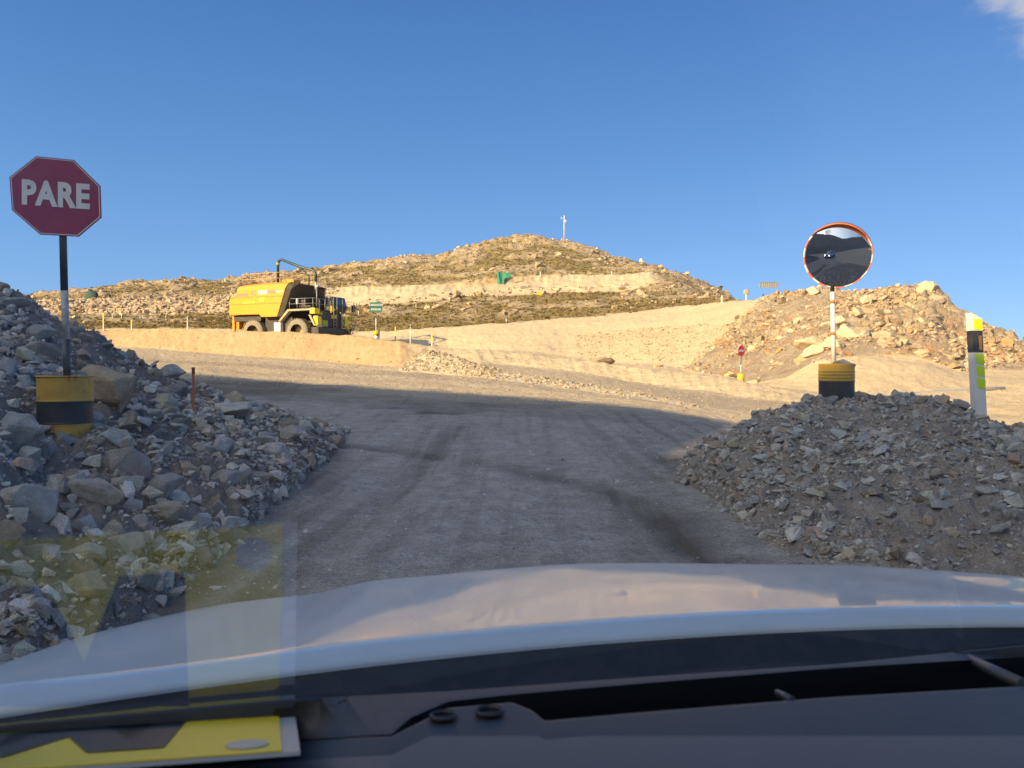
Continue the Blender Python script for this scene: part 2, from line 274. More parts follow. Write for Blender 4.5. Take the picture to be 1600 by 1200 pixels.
# ------------------------------------------------------------------ terrain
def z_(Y, py): return (Y, CZ + (HY - py) / F_PX * Y)
class Zv(float): pass
def K(*a):                                     # knots: (Y, picture row) or (Y, Zv(height))
    return [(Y, float(v)) if isinstance(v, Zv) else z_(Y, v) for Y, v in a]
z = Zv
COLS = {
 -500: K((1.8, z(0)), (12, z(.3)), (38, z(1.7)), (50, z(2.6)), (52, z(2.7)), (54, z(2.8)), (60, z(3.4)), (63, z(4.9)), (66, z(4)), (88, z(4.2)), (92, z(5.5)), (110, z(8)), (140, z(12)), (150, z(14)), (200, z(17)), (300, z(12)), (600, z(5))),
 0:   K((1.8, z(0)), (12, z(.2)), (38, z(1.7)), (50, z(2.6)), (52, z(2.75)), (54, z(2.9)), (60, z(3.5)), (63, z(4.95)), (66, z(4)), (88, z(4.2)), (93, z(5.8)), (118, 503), (138, 496), (150, 474), (200, 468), (270, z(13)), (600, z(5))),
 85:  K((1.8, z(0)), (12, z(.1)), (38, z(1.6)), (50, z(2.6)), (52, z(2.75)), (54, z(2.9)), (60, z(3.5)), (63, z(4.95)), (66, z(4)), (88, z(4.2)), (93, z(6)), (118, 502), (138, 493), (150, 468), (200, 460), (270, z(15)), (600, z(5))),
 160: K((1.8, z(0)), (12, z(0)), (38, z(1.55)), (50, z(2.6)), (52, z(2.75)), (54, z(2.95)), (60, 541), (63, 514), (66, z(3.9)), (88, z(4.1)), (94, 514), (118, 502), (138, 493), (150, 466), (205, 448), (280, z(17)), (600, z(5))),
 250: K((1.8, z(0)), (12, z(0)), (38, 582), (50, 560), (52, z(2.5)), (54, z(2.7)), (58.5, 546), (61.7, 514), (65, z(3.9)), (88, z(4.1)), (94, 514), (118, 502), (138, 493), (150, 465), (210, 439.5), (290, z(17)), (600, z(5))),
 320: K((1.8, z(0)), (12, z(0)), (37.5, 586), (49, 562), (51, z(2.4)), (53, z(2.6)), (57, 552), (60.3, 515), (64, z(3.9)), (88, z(4.1)), (94, 514), (118, 502), (138, 492), (150, 465), (212, 438.5), (290, z(18)), (600, z(5))),
 400: K((1.8, z(0)), (12, z(0)), (37, 592), (48, 566), (50, z(2.2)), (51.5, z(2.35)), (55, 558), (59, 516), (63, z(3.9)), (88, z(4.1)), (94, 516), (116, 502), (136, 490), (149, 462), (214, 432), (290, z(19)), (600, z(5))),
 480: K((1.8, z(0)), (12, z(0)), (36, 597), (47, 571), (48.5, z(2.0)), (50, z(2.15)), (53, 564), (57.5, 517.5), (62, z(3.9)), (88, z(4.1)), (94, 519), (114, 500), (132, 486), (146, 452), (214, 420), (290, z(20)), (600, z(5))),
 560: K((1.8, z(0)), (12, z(0)), (35, 602), (46, 577), (47, z(1.75)), (48, z(1.85)), (51.5, 570), (55.5, 524), (60, z(3.4)), (86, z(4.0)), (94, 520), (112, 500), (130, 480), (143, 448), (214, 411), (300, z(20)), (600, z(5))),
 625: K((1.8, z(0)), (12, z(0)), (34, 606), (44.5, 581), (45.5, z(1.6)), (46.5, z(1.75)), (50, 575), (54, 531), (57, z(2.6)), (84, z(4.1)), (92, 517), (112, 496), (130, 474), (142, 448), (215, 405), (300, z(21)), (600, z(5))),
 660: K((1.8, z(0)), (12, z(0)), (33.5, 608.5), (44, 582), (46.5, 545), (48.5, z(2.3)), (50.5, z(1.9)), (54, 540), (57, z(2.3)), (83, z(3.95)), (91, 515), (112, 494), (130, 471), (142, 445), (217, 401), (300, z(21)), (600, z(5))),
 700: K((1.8, z(0)), (12, z(0)), (33, 611), (42.5, 586), (45, 553), (47, z(2.0)), (50, z(1.9)), (54, 543), (57, z(2.2)), (82, z(3.8)), (90.5, 513), (112, 492), (130, 468), (143, 443), (220, 396), (300, z(22)), (600, z(5))),
 750: K((1.8, z(0)), (12, z(0)), (32.3, 614.5), (40, 591), (42.5, 571), (44.5, z(1.45)), (49, 566), (53, 546), (56, z(2.2)), (78, z(3.6)), (90, 509), (112, 489), (132, 465), (144, 438), (225, 380), (310, z(24)), (600, z(5))),
 800: K((1.8, z(0)), (12, z(0)), (31.5, 618), (38, 596), (40.5, 583), (42.5, z(1.2)), (48, 570), (52, 549.5), (55, z(2.1)), (75, 548), (90, 505), (112, 486), (134, 462), (147, 432), (230, 374.5), (310, z(25)), (600, z(5))),
 835: K((1.8, z(0)), (12, z(0)), (31, 620.5), (36.5, 601), (39, 588), (41, z(1.05)), (46.8, 574), (50.5, 553), (54, z(1.95)), (73, 551), (89.5, 502), (112, 483), (134, 460), (148, 431), (232, 370.5), (310, z(25)), (600, z(5))),
 880: K((1.8, z(0)), (12, z(0)), (30.3, 624), (35, 608), (37.2, 596), (39.5, z(.9)), (45, 578), (48.7, 559), (52, z(1.8)), (71, 557), (89, 499), (112, 480), (134, 458), (148, 430), (232, 376), (310, z(24)), (600, z(5))),
 960: K((1.8, z(0)), (12, z(0)), (29, 629), (32.3, 618), (34.3, 608), (36.5, z(.62)), (42, 591), (45.5, 568.5), (49, z(1.4)), (65, 566), (88, 492), (110, 474), (132, 456), (146, 429), (222, 403), (300, z(20)), (600, z(5))),
 1020: K((1.8, z(0)), (12, z(0)), (28, 634), (30.5, 627), (31.8, 619), (33.5, z(.45)), (39.5, 601), (43, 573.5), (46, z(1.25)), (59, 570), (87, 484), (108, 470), (130, 448), (145, 424), (205, 417), (290, z(18)), (600, z(5))),
 1060: K((1.8, z(0)), (12, z(0)), (27.4, 640), (29.5, 631), (30.3, 628), (31.5, z(.35)), (38, 606), (41.5, 580), (44.5, z(1.15)), (55, 574), (85, 479), (105, 470), (125, 455), (145, 436), (195, 430), (290, z(17)), (600, z(5))),
 1100: K((1.8, z(0)), (12, z(0)), (26.6, 648), (28, 641), (29, 638), (30, z(.22)), (36.5, 610.5), (40, 586), (43, z(1.0)), (50, 581), (80, 475), (100, 472), (120, 466), (145, 458), (190, 441), (280, z(15)), (600, z(5))),
 1140: K((1.8, z(0)), (12, z(0)), (26, 656), (27.3, 649), (28, 646), (29, z(.13)), (35, 616), (38.3, 592.5), (41, z(.9)), (46, 588), (75, 471), (98, 470.5), (120, 470), (150, 468), (185, 462), (280, z(14)), (600, z(5))),
 1180: K((1.8, z(0)), (12, z(0)), (25.3, 661), (26.6, 655), (27.4, 652), (28.3, z(.08)), (33.5, 621), (36.8, 601), (39, z(.75)), (43, 597), (70, 468), (85, z(7)), (100, z(7)), (150, z(10)), (200, z(12)), (280, z(10)), (600, z(4))),
 1230: K((1.8, z(0)), (12, z(0)), (24.7, 664), (26, 659), (26.8, 656), (27.6, z(0.03)), (32, 628), (35, 611), (37, 608), (41, 588), (66, 461), (75, z(6.5)), (100, z(5)), (150, z(5)), (200, z(5)), (280, z(5)), (600, z(3))),
 1290: K((1.8, z(0)), (12, z(0)), (24, 667), (25.3, 663), (26, 661), (27, z(0)), (31, 636), (33.5, 617), (35.5, 614), (40, 563), (62, 453.5), (70, z(6)), (100, z(4)), (150, z(4)), (200, z(4)), (280, z(4)), (600, z(3))),
 1340: K((1.8, z(0)), (12, z(0)), (23.5, 670), (24.6, 667), (25.4, 665), (26.2, z(0)), (30.5, 640), (33, 622), (35, 616), (40, 557), (60, 464), (68, z(6)), (100, z(4)), (150, z(4)), (200, z(4)), (280, z(4)), (600, z(3))),
 1430: K((1.8, z(0)), (12, z(0)), (23, 672), (24, 669), (25, 667), (26, z(0)), (30, 643), (32.5, 628), (34.5, 612), (40, 560), (58, 464), (65, z(5)), (100, z(3)), (150, z(3)), (200, z(3)), (280, z(3)), (600, z(2))),
 1465: K((1.8, z(0)), (12, z(0)), (23, 672), (24, 669), (25, 667), (26, z(0)), (30, 643), (32.5, 630), (34.5, 611), (40, 565), (57, 463), (64, z(5)), (100, z(3)), (150, z(3)), (200, z(3)), (280, z(3)), (600, z(2))),
 1500: K((1.8, z(0)), (12, z(0)), (23, 672), (24, 669), (25, 667), (26, z(0)), (30, 645), (32.5, 632), (34.5, 611), (40, 572), (54, 492), (62, z(4)), (100, z(2)), (150, z(2)), (200, z(2)), (280, z(2)), (600, z(2))),
 1540: K((1.8, z(0)), (12, z(0)), (23, 672), (24, 669), (25, 667), (26, z(0)), (30, 646), (32.5, 633), (35, 610), (41, 570), (51, 524), (60, z(3)), (100, z(2)), (150, z(2)), (200, z(2)), (280, z(2)), (600, z(2))),
 1600: K((1.8, z(0)), (12, z(0)), (23, 670), (24, 667), (25, 664), (26, z(.05)), (30, 644), (32.5, 630), (35, 605), (41, 575), (48, 546), (58, z(2)), (100, z(1.5)), (150, z(1.5)), (200, z(1.5)), (280, z(1.5)), (600, z(1))),
 2100: K((1.8, z(0)), (12, z(0)), (23, z(0)), (24, z(0)), (25, z(0)), (26, z(.05)), (30, z(.2)), (32.5, z(.4)), (35, z(.8)), (41, z(1.3)), (48, z(1.9)), (58, z(1.5)), (100, z(1)), (150, z(1)), (200, z(1)), (280, z(1)), (600, z(1))),
}
NR = [150, 130, 60, 14, 12, 16, 26, 12, 26, 56, 50, 50, 48, 110, 10, 8]
cpx = np.array(sorted(COLS)); KY = np.array([[k[0] for k in COLS[c]] for c in cpx]); KZ = np.array([[k[1] for k in COLS[c]] for c in cpx])
def build_ground():
    colpx = np.concatenate([np.arange(-500, -60, 8.), np.arange(-60, 1660, 2.2), np.arange(1660, 2101, 8.)])
    ky = np.stack([np.interp(colpx, cpx, KY[:, k]) for k in range(17)], 1)
    kz = np.stack([np.interp(colpx, cpx, KZ[:, k]) for k in range(17)], 1)
    S = np.concatenate([np.linspace(i, i + 1, m, endpoint=False) for i, m in enumerate(NR)] + [[16.0]])
    i0 = np.minimum(S.astype(int), 15); fr = S - i0
    fr = np.where(i0 == 0, (np.exp(fr * 1.9) - 1) / (math.exp(1.9) - 1), fr)
    Y = ky[:, i0] * (1 - fr) + ky[:, i0 + 1] * fr
    Z = kz[:, i0] * (1 - fr) + kz[:, i0 + 1] * fr
    # round the crests and toes a little along the row direction
    for _ in range(3):
        Zs = Z.copy(); Zs[:, 1:-1] = .25 * Z[:, :-2] + .5 * Z[:, 1:-1] + .25 * Z[:, 2:]; Z = Zs
    PX = np.repeat(colpx[:, None], len(S), 1); X = (PX - 800) / F_PX * Y
    PY = HY - (Z - CZ) / Y * F_PX; SS = np.repeat(S[None], len(colpx), 0)
    # --- zones
    w1 = fbm(X * .12, Y * .12, 4, 3); w2 = fbm(X * .5, Y * .5, 3, 9)
    j = 14 * w1 + 6 * w2
    rock = sst(PX + j, 1188 - (PY - 466) * 1.15, 1212 - (PY - 466) * 1.15) * sst(SS, 8.7, 8.95) * (1 - sst(SS, 10.9, 11.3))
    apr = np.interp(PX, [1150, 1234, 1275, 1330, 1381, 1430, 1490, 1519, 1560], [620, 587, 563, 556, 553, 557, 575, 589, 640])
    rock *= 1 - sst(PY + j * .3, apr - 3, apr + 3) * (PX < 1570)
    rock = np.maximum(rock, sst(SS, 8.9, 9.1) * (SS < 11) * sst(PX, 1500, 1530))
    bench = sst(SS + .03 * w2, 11.95, 12.03) * (1 - sst(SS + .05 * w2, 12.96, 13.04)) * (1 - sst(PX, 1010, 1060))
    grass = sst(SS + .04 * w2, 10.02, 10.1) * (1 - bench) * (1 - rock) * (1 - sst(SS, 14.6, 15)) * (1 - .0 * PX)
    rockL = bench * (1 - sst(PX + 30 * w1, 480, 560))
    outc = sst(ridged(X * .05, Y * .05, 4, 21) + .35 * w1, .62, .9) * sst(SS, 10.3, 10.8) * grass
    crest = sst(fbm(X * .06, Y * .06, 3, 33), .05, .35) * sst(SS, 13.45, 13.9) * grass
    rk2 = np.clip(outc + crest * .8 + rockL * .7 + (grass * sst(PX, 980, 1060) * sst(SS, 10.6, 11.4)) * .5, 0, 1)
    rock = np.clip(rock + rk2 * .8, 0, 1)
    sand = np.clip(sst(SS, 5.97, 6.05) + 0, 0, 1)
    haul = sst(SS + .08 * w2 + .1 * w1, 1.55, 1.95) * (SS < 6.01)  # sunlit stretch of road: sun brightness painted in as paler sand colour
    truckroad = sst(SS, 7.9, 8.1) * (1 - sst(SS, 8.9, 9.0)) * (PX < 640)
    sand = sand * (1 - .4 * truckroad)
    floor = sst(PX, 1235, 1275) * sst(SS, 1.95, 2.2); sand = np.maximum(sand, floor)
    ochre = sst(SS, 5.9, 6.1) * (1 - sst(SS, 8.2, 8.6)) * (1 - sst(PX + j, 622, 655)) * .75
    ochre = np.maximum(ochre, bench * np.exp(-((PX - 770) / 60.) ** 2) * sst(SS, 12.5, 12.9))
    heap = sst(SS, 2.9, 3.2) * (1 - sst(SS, 4.8, 5.1)) * sst(PX + j, 628, 652) * (1 - sst(PX, 1060, 1120))
    # darker, damper bands along the haul road and in the access road's ruts
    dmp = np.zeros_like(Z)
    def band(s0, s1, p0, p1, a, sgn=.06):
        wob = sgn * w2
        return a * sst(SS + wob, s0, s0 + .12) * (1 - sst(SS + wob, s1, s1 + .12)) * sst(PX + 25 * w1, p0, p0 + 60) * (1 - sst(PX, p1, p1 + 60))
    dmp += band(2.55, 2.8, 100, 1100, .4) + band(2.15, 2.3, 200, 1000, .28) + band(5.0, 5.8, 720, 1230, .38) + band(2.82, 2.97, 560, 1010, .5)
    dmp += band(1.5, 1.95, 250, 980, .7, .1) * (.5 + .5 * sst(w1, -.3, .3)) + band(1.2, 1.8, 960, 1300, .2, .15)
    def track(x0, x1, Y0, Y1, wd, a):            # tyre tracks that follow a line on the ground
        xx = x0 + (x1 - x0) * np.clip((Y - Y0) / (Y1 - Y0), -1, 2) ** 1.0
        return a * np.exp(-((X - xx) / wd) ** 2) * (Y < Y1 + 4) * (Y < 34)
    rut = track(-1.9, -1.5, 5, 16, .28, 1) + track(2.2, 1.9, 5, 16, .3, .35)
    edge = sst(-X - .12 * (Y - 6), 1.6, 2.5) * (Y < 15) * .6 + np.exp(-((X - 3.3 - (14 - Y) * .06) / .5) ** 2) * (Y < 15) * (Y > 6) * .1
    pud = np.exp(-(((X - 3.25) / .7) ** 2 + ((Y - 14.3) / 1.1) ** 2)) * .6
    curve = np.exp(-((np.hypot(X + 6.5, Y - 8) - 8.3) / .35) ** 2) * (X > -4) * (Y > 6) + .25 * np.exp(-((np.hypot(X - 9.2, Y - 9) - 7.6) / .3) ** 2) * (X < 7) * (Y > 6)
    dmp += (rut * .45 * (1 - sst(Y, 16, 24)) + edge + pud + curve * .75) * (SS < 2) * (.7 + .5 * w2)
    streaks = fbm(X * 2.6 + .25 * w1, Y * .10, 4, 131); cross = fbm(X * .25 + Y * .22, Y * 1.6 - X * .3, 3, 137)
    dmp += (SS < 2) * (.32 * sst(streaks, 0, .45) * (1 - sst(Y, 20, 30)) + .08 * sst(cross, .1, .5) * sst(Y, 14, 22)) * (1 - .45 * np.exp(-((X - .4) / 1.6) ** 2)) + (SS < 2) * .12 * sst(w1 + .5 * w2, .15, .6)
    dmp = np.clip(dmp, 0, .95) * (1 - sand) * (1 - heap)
    # --- relief
    road = (1 - sand) * (1 - heap) * (1 - grass) * (1 - rock)
    H = road * (.05 * fbm(X * .35, Y * .35, 4, 51) + .02 * fbm(X * 3.1, Y * 3.1, 3, 55) + .005 * fbm(X * 11, Y * 11, 2, 56)) * sst(SS, .1, .5)
    H += -(.035 * rut * (1 - sst(Y, 14, 20)) + .05 * pud + .03 * curve) * (SS < 2)
    H += (SS < 2) * .10 * sst(-X, 2.0, 3.2) * (Y < 13)
    streak = pn(PX / 7.0 + Y * .25, Y * .15, 61) * .5 + pn(PX / 2.6 + Y * .6, Y * .3, 63) * .5
    H += sand * (1 - rock) * (1 - grass) * (.14 * fbm(X * .2, Y * .2, 4, 71) + .05 * streak * (Y > 30) * (1 - .75 * sst(PX, 1200, 1260)) + .05 * fbm(X * 1.3, Y * 1.3, 3, 73)) * sst(SS, 2, 2.6)
    rib = np.sin(PX / 3.3 + Y * .9) * .014 * sst(SS, 6, 6.2) * (1 - sst(SS, 7, 7.2)) * (PX > 660) * (PX < 1240); H += rib
    H += heap * (.16 * ridged(X * 1.2, Y * 1.2, 3, 81) - .08 + .05 * fbm(X * 4, Y * 4, 2, 82)) * (1 - .6 * sst(PX, 760, 900))
    H += rock * (1 - grass) * ((.9 + .9 * sst(PX, 1320, 1400)) * (ridged(X * .28, Y * .28, 5, 91) - .45) + .25 * fbm(X * 1.6, Y * 1.6, 3, 95)) * sst(SS, 8.9, 9.4) * (SS < 12)
    H += bench * (.22 * fbm(X * .3, Y * .3, 4, 97) + .25 * pn(PX / 6., SS * 2., 66) * sst(SS, 12.4, 12.8) + rockL * .8 * (ridged(X * .5, Y * .5, 3, 98) - .4))
    H += grass * (.55 * fbm(X * .12, Y * .12, 5, 99) + np.clip(outc + crest, 0, 1) * 2.0 * (ridged(X * .16, Y * .16, 4, 100) - .35) * .7) * (Y / 160.)
    H += sst(SS, 14.5, 16) * 3 * fbm(X * .02, Y * .02, 3, 44)
    Z = Z + H
    V = np.stack([X, Y, Z], -1).reshape(-1, 3); nr = len(S); nc = len(colpx)
    idx = np.arange(nc * nr).reshape(nc, nr)
    Fc = np.stack([idx[:-1, :-1], idx[1:, :-1], idx[1:, 1:], idx[:-1, 1:]], -1).reshape(-1, 4)
    one = np.ones_like(Z)
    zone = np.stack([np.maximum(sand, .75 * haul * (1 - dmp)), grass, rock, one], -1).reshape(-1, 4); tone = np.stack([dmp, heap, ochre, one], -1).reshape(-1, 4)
    # the rest of the plain: sides and behind, joined coarsely to the same sheet
    b = len(V); th0 = math.atan((2100 - 800) / F_PX); th1 = 2 * math.pi + math.atan((-500 - 800) / F_PX)
    ths = np.linspace(th0, th1, 60); Rs = np.concatenate([np.hypot(X[-1], Y[-1])])
    Rl = np.hypot(X[0], Y[0]); sub = np.unique(np.concatenate([np.arange(0, nr, 6), [nr - 1]]))
    f = np.linspace(0, 1, 60)[:, None]; RR = Rs[sub][None] * (1 - f) + Rl[sub][None] * f
    ZZ = Z[-1][sub][None] * (1 - f) + Z[0][sub][None] * f
    mid = np.sin(np.pi * f); ZZ = ZZ * (1 - mid) + .4 * fbm(RR * np.sin(ths)[:, None] * .05, RR * np.cos(ths)[:, None] * .05, 3, 12) * mid - .004
    XX = RR * np.sin(ths)[:, None]; YY = RR * np.cos(ths)[:, None]
    V2 = np.stack([XX, YY, ZZ], -1).reshape(-1, 3); i2 = np.arange(60 * len(sub)).reshape(60, -1) + b
    F2 = np.stack([i2[:-1, :-1], i2[1:, :-1], i2[1:, 1:], i2[:-1, 1:]], -1).reshape(-1, 4)
    s2 = np.zeros((len(V2), 4)); s2[:, 0] = .5; s2[:, 3] = 1; t2 = np.zeros((len(V2), 4)); t2[:, 3] = 1
    # centre disc under the vehicle and outer skirt to the horizon
    b3 = b + len(V2); ring = 120; a = np.linspace(0, 2 * math.pi, ring, endpoint=False); rows = []
    for r_, zz in ((.01, -.03), (2.6, -.03)): rows.append(np.stack([r_ * np.sin(a), r_ * np.cos(a), np.full(ring, zz)], -1))
    V3 = np.concatenate(rows); F3 = np.array([[b3 + i, b3 + (i + 1) % ring, b3 + ring + (i + 1) % ring, b3 + ring + i] for i in range(ring)])
    b4 = b3 + len(V3); rows = []
    for r_, zz in ((560, -2.), (5000, -60.)): rows.append(np.stack([r_ * np.sin(a), r_ * np.cos(a), np.full(ring, zz)], -1))
    V4 = np.concatenate(rows); F4 = F3 - b3 + b4
    s3 = np.zeros((len(V3) + len(V4), 4)); s3[:, 3] = 1; s3[len(V3):, 0] = .5; t3 = np.zeros_like(s3); t3[:, 3] = 1
    o = np_mesh('ground', np.concatenate([V, V2, V3, V4]), np.concatenate([Fc, F2, F3, F4]), ground_mat(), True,
                {'zone': np.concatenate([zone, s2, s3]), 'tone': np.concatenate([tone, t2, t3])})
    tag(o, kind='structure')
    return dict(colpx=colpx, S=S, X=X, Y=Y, Z=Z, PY=PY, SS=SS, PX=PX, rock=rock, grass=grass, sand=sand, heap=heap, bench=bench, outc=np.clip(outc + crest, 0, 1), road=road, rockL=rockL)
G = build_ground()
def gz(px, Y):                                   # terrain height under picture column px at depth Y
    i = np.clip(np.interp(px, G['colpx'], np.arange(len(G['colpx']))), 0, len(G['colpx']) - 1.001); k = int(i); f = i - k
    return (1 - f) * np.interp(Y, G['Y'][k], G['Z'][k]) + f * np.interp(Y, G['Y'][k + 1], G['Z'][k + 1])

# ---- rubble banks either side of the access road (real heaps laid on the ground)
def heap_mesh(name, cols, px0, px1, dpx, nrows, seed, amp, freq, mat):
    cp = np.array(sorted(cols)); nk = len(cols[cp[0]])
    ky = np.stack([[k[0] for k in cols[c]] for c in cp]); kz = np.stack([[k[1] for k in cols[c]] for c in cp])
    px = np.arange(px0, px1, dpx); ys = np.stack([np.interp(px, cp, ky[:, k]) for k in range(nk)], 1); zs = np.stack([np.interp(px, cp, kz[:, k]) for k in range(nk)], 1)
    S = np.linspace(0, nk - 1, nrows); i0 = np.minimum(S.astype(int), nk - 2); fr = S - i0
    Y = ys[:, i0] * (1 - fr) + ys[:, i0 + 1] * fr; Z = zs[:, i0] * (1 - fr) + zs[:, i0 + 1] * fr
    for _ in range(8):
        Z[:, 1:-1] = .25 * Z[:, :-2] + .5 * Z[:, 1:-1] + .25 * Z[:, 2:]
    X = (px[:, None] - 800) / F_PX * Y
    e = sst(S, 0, .35)[None] * sst(nk - 1 - S, 0, .5)[None]
    Z = Z + e * (amp * (ridged(X * freq, Y * freq, 4, seed) - .45) + amp * .35 * fbm(X * freq * 5, Y * freq * 5, 3, seed + 9))
    n0, n1 = Y.shape; idx = np.arange(n0 * n1).reshape(n0, n1)
    Fc = np.stack([idx[:-1, :-1], idx[1:, :-1], idx[1:, 1:], idx[:-1, 1:]], -1).reshape(-1, 4)
    o = np_mesh(name, np.stack([X, Y, Z], -1).reshape(-1, 3), Fc, mat, True); tag(o, kind='structure')
    return dict(px=px, Y=Y, Z=Z, X=X, S=S)
def hz(Hm, px, Y):
    i = float(np.clip((px - Hm['px'][0]) / (Hm['px'][1] - Hm['px'][0]), 0, len(Hm['px']) - 1.001)); k = int(i); f = i - k
    return (1 - f) * np.interp(Y, Hm['Y'][k], Hm['Z'][k]) + f * np.interp(Y, Hm['Y'][k + 1], Hm['Z'][k + 1])
LC = {
 560: [(17.6, -.2), (17.8, -.15), (18, -.1), (18.2, -.1), (18.4, -.1), (18.8, -.1), (19.5, -.2)],
 540: [(16.2, -.1), (16.6, .08), (17.1, .15), (17.6, .2), (18, .22), (18.8, .05), (19.5, -.15)],
 500: [(12.4, -.1), (13, .25), (14.5, .38), (16, .45), (17.2, .45), (18.5, .2), (20, -.1)],
 440: [(9.6, -.1), (10.2, .3), (12, .5), (14.5, .65), (16.5, .78), (18.5, .4), (20.5, -.1)],
 380: [(7.5, -.1), (8, .22), (10, .55), (13, .85), (16, 1.0), (18.3, .6), (21, 0)],
 330: [(6.5, -.1), (7, .22), (9.5, .65), (12.5, 1.0), (15.5, 1.2), (18, .8), (21.5, .1)],
 260: [(5.4, -.1), (6, .22), (8.5, .75), (11.5, 1.15), (14.8, 1.56), (18, 1.1), (22, .3)],
 190: [(4.8, -.1), (5.4, .25), (7.8, .88), (10.5, 1.3), (14.2, 1.98), (17.5, 1.3), (22, .3)],
 150: [(4.4, -.1), (5, .3), (7.6, .93), (9.6, 1.35), (13.6, 2.34), (17, 1.5), (22, .4)],
 100: [(4, -.1), (4.8, .35), (7.8, .96), (9.2, 1.5), (13.3, 2.52), (17, 1.6), (23, .5)],
 50: [(3.7, -.1), (4.5, .4), (7.4, 1.0), (9, 1.65), (13, 2.9), (17, 1.9), (23.5, .7)],
 0: [(3.4, -.1), (4.4, .45), (6.6, 1.15), (9, 1.8), (12.6, 2.98), (17, 2.1), (24, .8)],
 -200: [(2.9, -.1), (4, .6), (6, 1.3), (8.5, 2), (12, 3.0), (17, 2.3), (25, .9)],
 -600: [(2.2, -.1), (3, .7), (5, 1.4), (7.5, 2), (11, 2.8), (16, 2.3), (25, .9)]}
RC = {
 1045: [(11.6, -.2), (11.8, -.15), (12, -.1), (12.2, -.1), (12.4, -.1), (12.8, -.15), (13.4, -.2)],
 1090: [(11, -.1), (11.4, .15), (11.8, .3), (12.1, .4), (12.5, .46), (13.5, .2), (14.5, -.15)],
 1150: [(8.8, -.1), (9.6, .2), (10.6, .45), (11.5, .66), (12.3, .74), (13.6, .4), (15, -.15)],
 1200: [(7.5, -.1), (8.6, .25), (10, .62), (11.2, .88), (12, 1.03), (13.8, .5), (15.5, -.15)],
 1250: [(7, -.1), (8.2, .28), (9.8, .7), (11, 1.0), (12, 1.17), (14, .55), (16, -.15)],
 1307: [(6.6, -.1), (8, .3), (9.6, .7), (11, 1.03), (12, 1.20), (14, .6), (16, -.15)],
 1440: [(6.2, -.05), (7.6, .35), (9.2, .75), (10.8, 1.10), (11.8, 1.26), (13.8, .6), (16, -.15)],
 1480: [(6.1, -.05), (7.4, .37), (9, .74), (10.5, 1.08), (11.4, 1.2), (13.3, .5), (15.5, -.1)],
 1530: [(6, -.05), (7.2, .4), (8.6, .7), (10, .93), (11, 1.0), (13, .5), (15, -.1)],
 1600: [(5.8, -.05), (7, .4), (8.4, .65), (9.6, .8), (10.6, .86), (12.6, .4), (15, -.1)],
 1800: [(5.2, -.05), (6.4, .4), (7.8, .62), (9, .75), (10, .85), (12, .4), (15, -.1)],
 2300: [(4.4, -.1), (5.4, .4), (6.8, .6), (8, .7), (9, .8), (11, .4), (14, -.1)]}
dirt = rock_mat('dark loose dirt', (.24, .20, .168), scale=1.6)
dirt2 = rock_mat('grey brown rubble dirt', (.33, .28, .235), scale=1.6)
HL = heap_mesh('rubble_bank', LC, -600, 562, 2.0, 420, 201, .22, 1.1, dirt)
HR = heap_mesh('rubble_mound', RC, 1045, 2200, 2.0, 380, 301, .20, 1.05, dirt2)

# ------------------------------------------------------------------ rocks
def rock_variant(seed, npts=16, flat=1.0, detail=0, rough=0.04):
    r = np.random.default_rng(seed); p = r.normal(size=(npts, 3)); p /= np.linalg.norm(p, axis=1)[:, None]
    p *= r.uniform(.75, 1.1, (npts, 1)); p *= np.array([1.0, r.uniform(.6, .95), r.uniform(.5, .85) * flat])
    bm = bmesh.new()
    for v in p: bm.verts.new(v)
    g = bmesh.ops.convex_hull(bm, input=bm.verts)
    bmesh.ops.delete(bm, geom=[v for v in bm.verts if not v.link_faces], context='VERTS')
    if detail:
        bmesh.ops.bevel(bm, geom=list(bm.edges), offset=.045, segments=1, affect='EDGES')
        bmesh.ops.triangulate(bm, faces=bm.faces)
        bmesh.ops.subdivide_edges(bm, edges=bm.edges, cuts=detail, use_grid_fill=True)
        from mathutils import noise as mn
        for v in bm.verts:
            q = v.co * 2.3 + Vector((seed, 0, 0)); v.co += v.co.normalized() * (mn.fractal(q, 1, 2, 4) * rough + mn.noise(v.co * 9 + Vector((seed, 3, 1))) * rough * .35)
    bmesh.ops.triangulate(bm, faces=bm.faces); bmesh.ops.recalc_face_normals(bm, faces=bm.faces)
    bm.verts.ensure_lookup_table(); bm.verts.index_update()
    V = np.array([v.co[:] for v in bm.verts]); Fc = np.array([[v.index for v in f.verts] for f in bm.faces]); bm.free()
    return V, Fc
SMALL = [rock_variant(100 + i, random.randint(9, 14)) for i in range(30)]
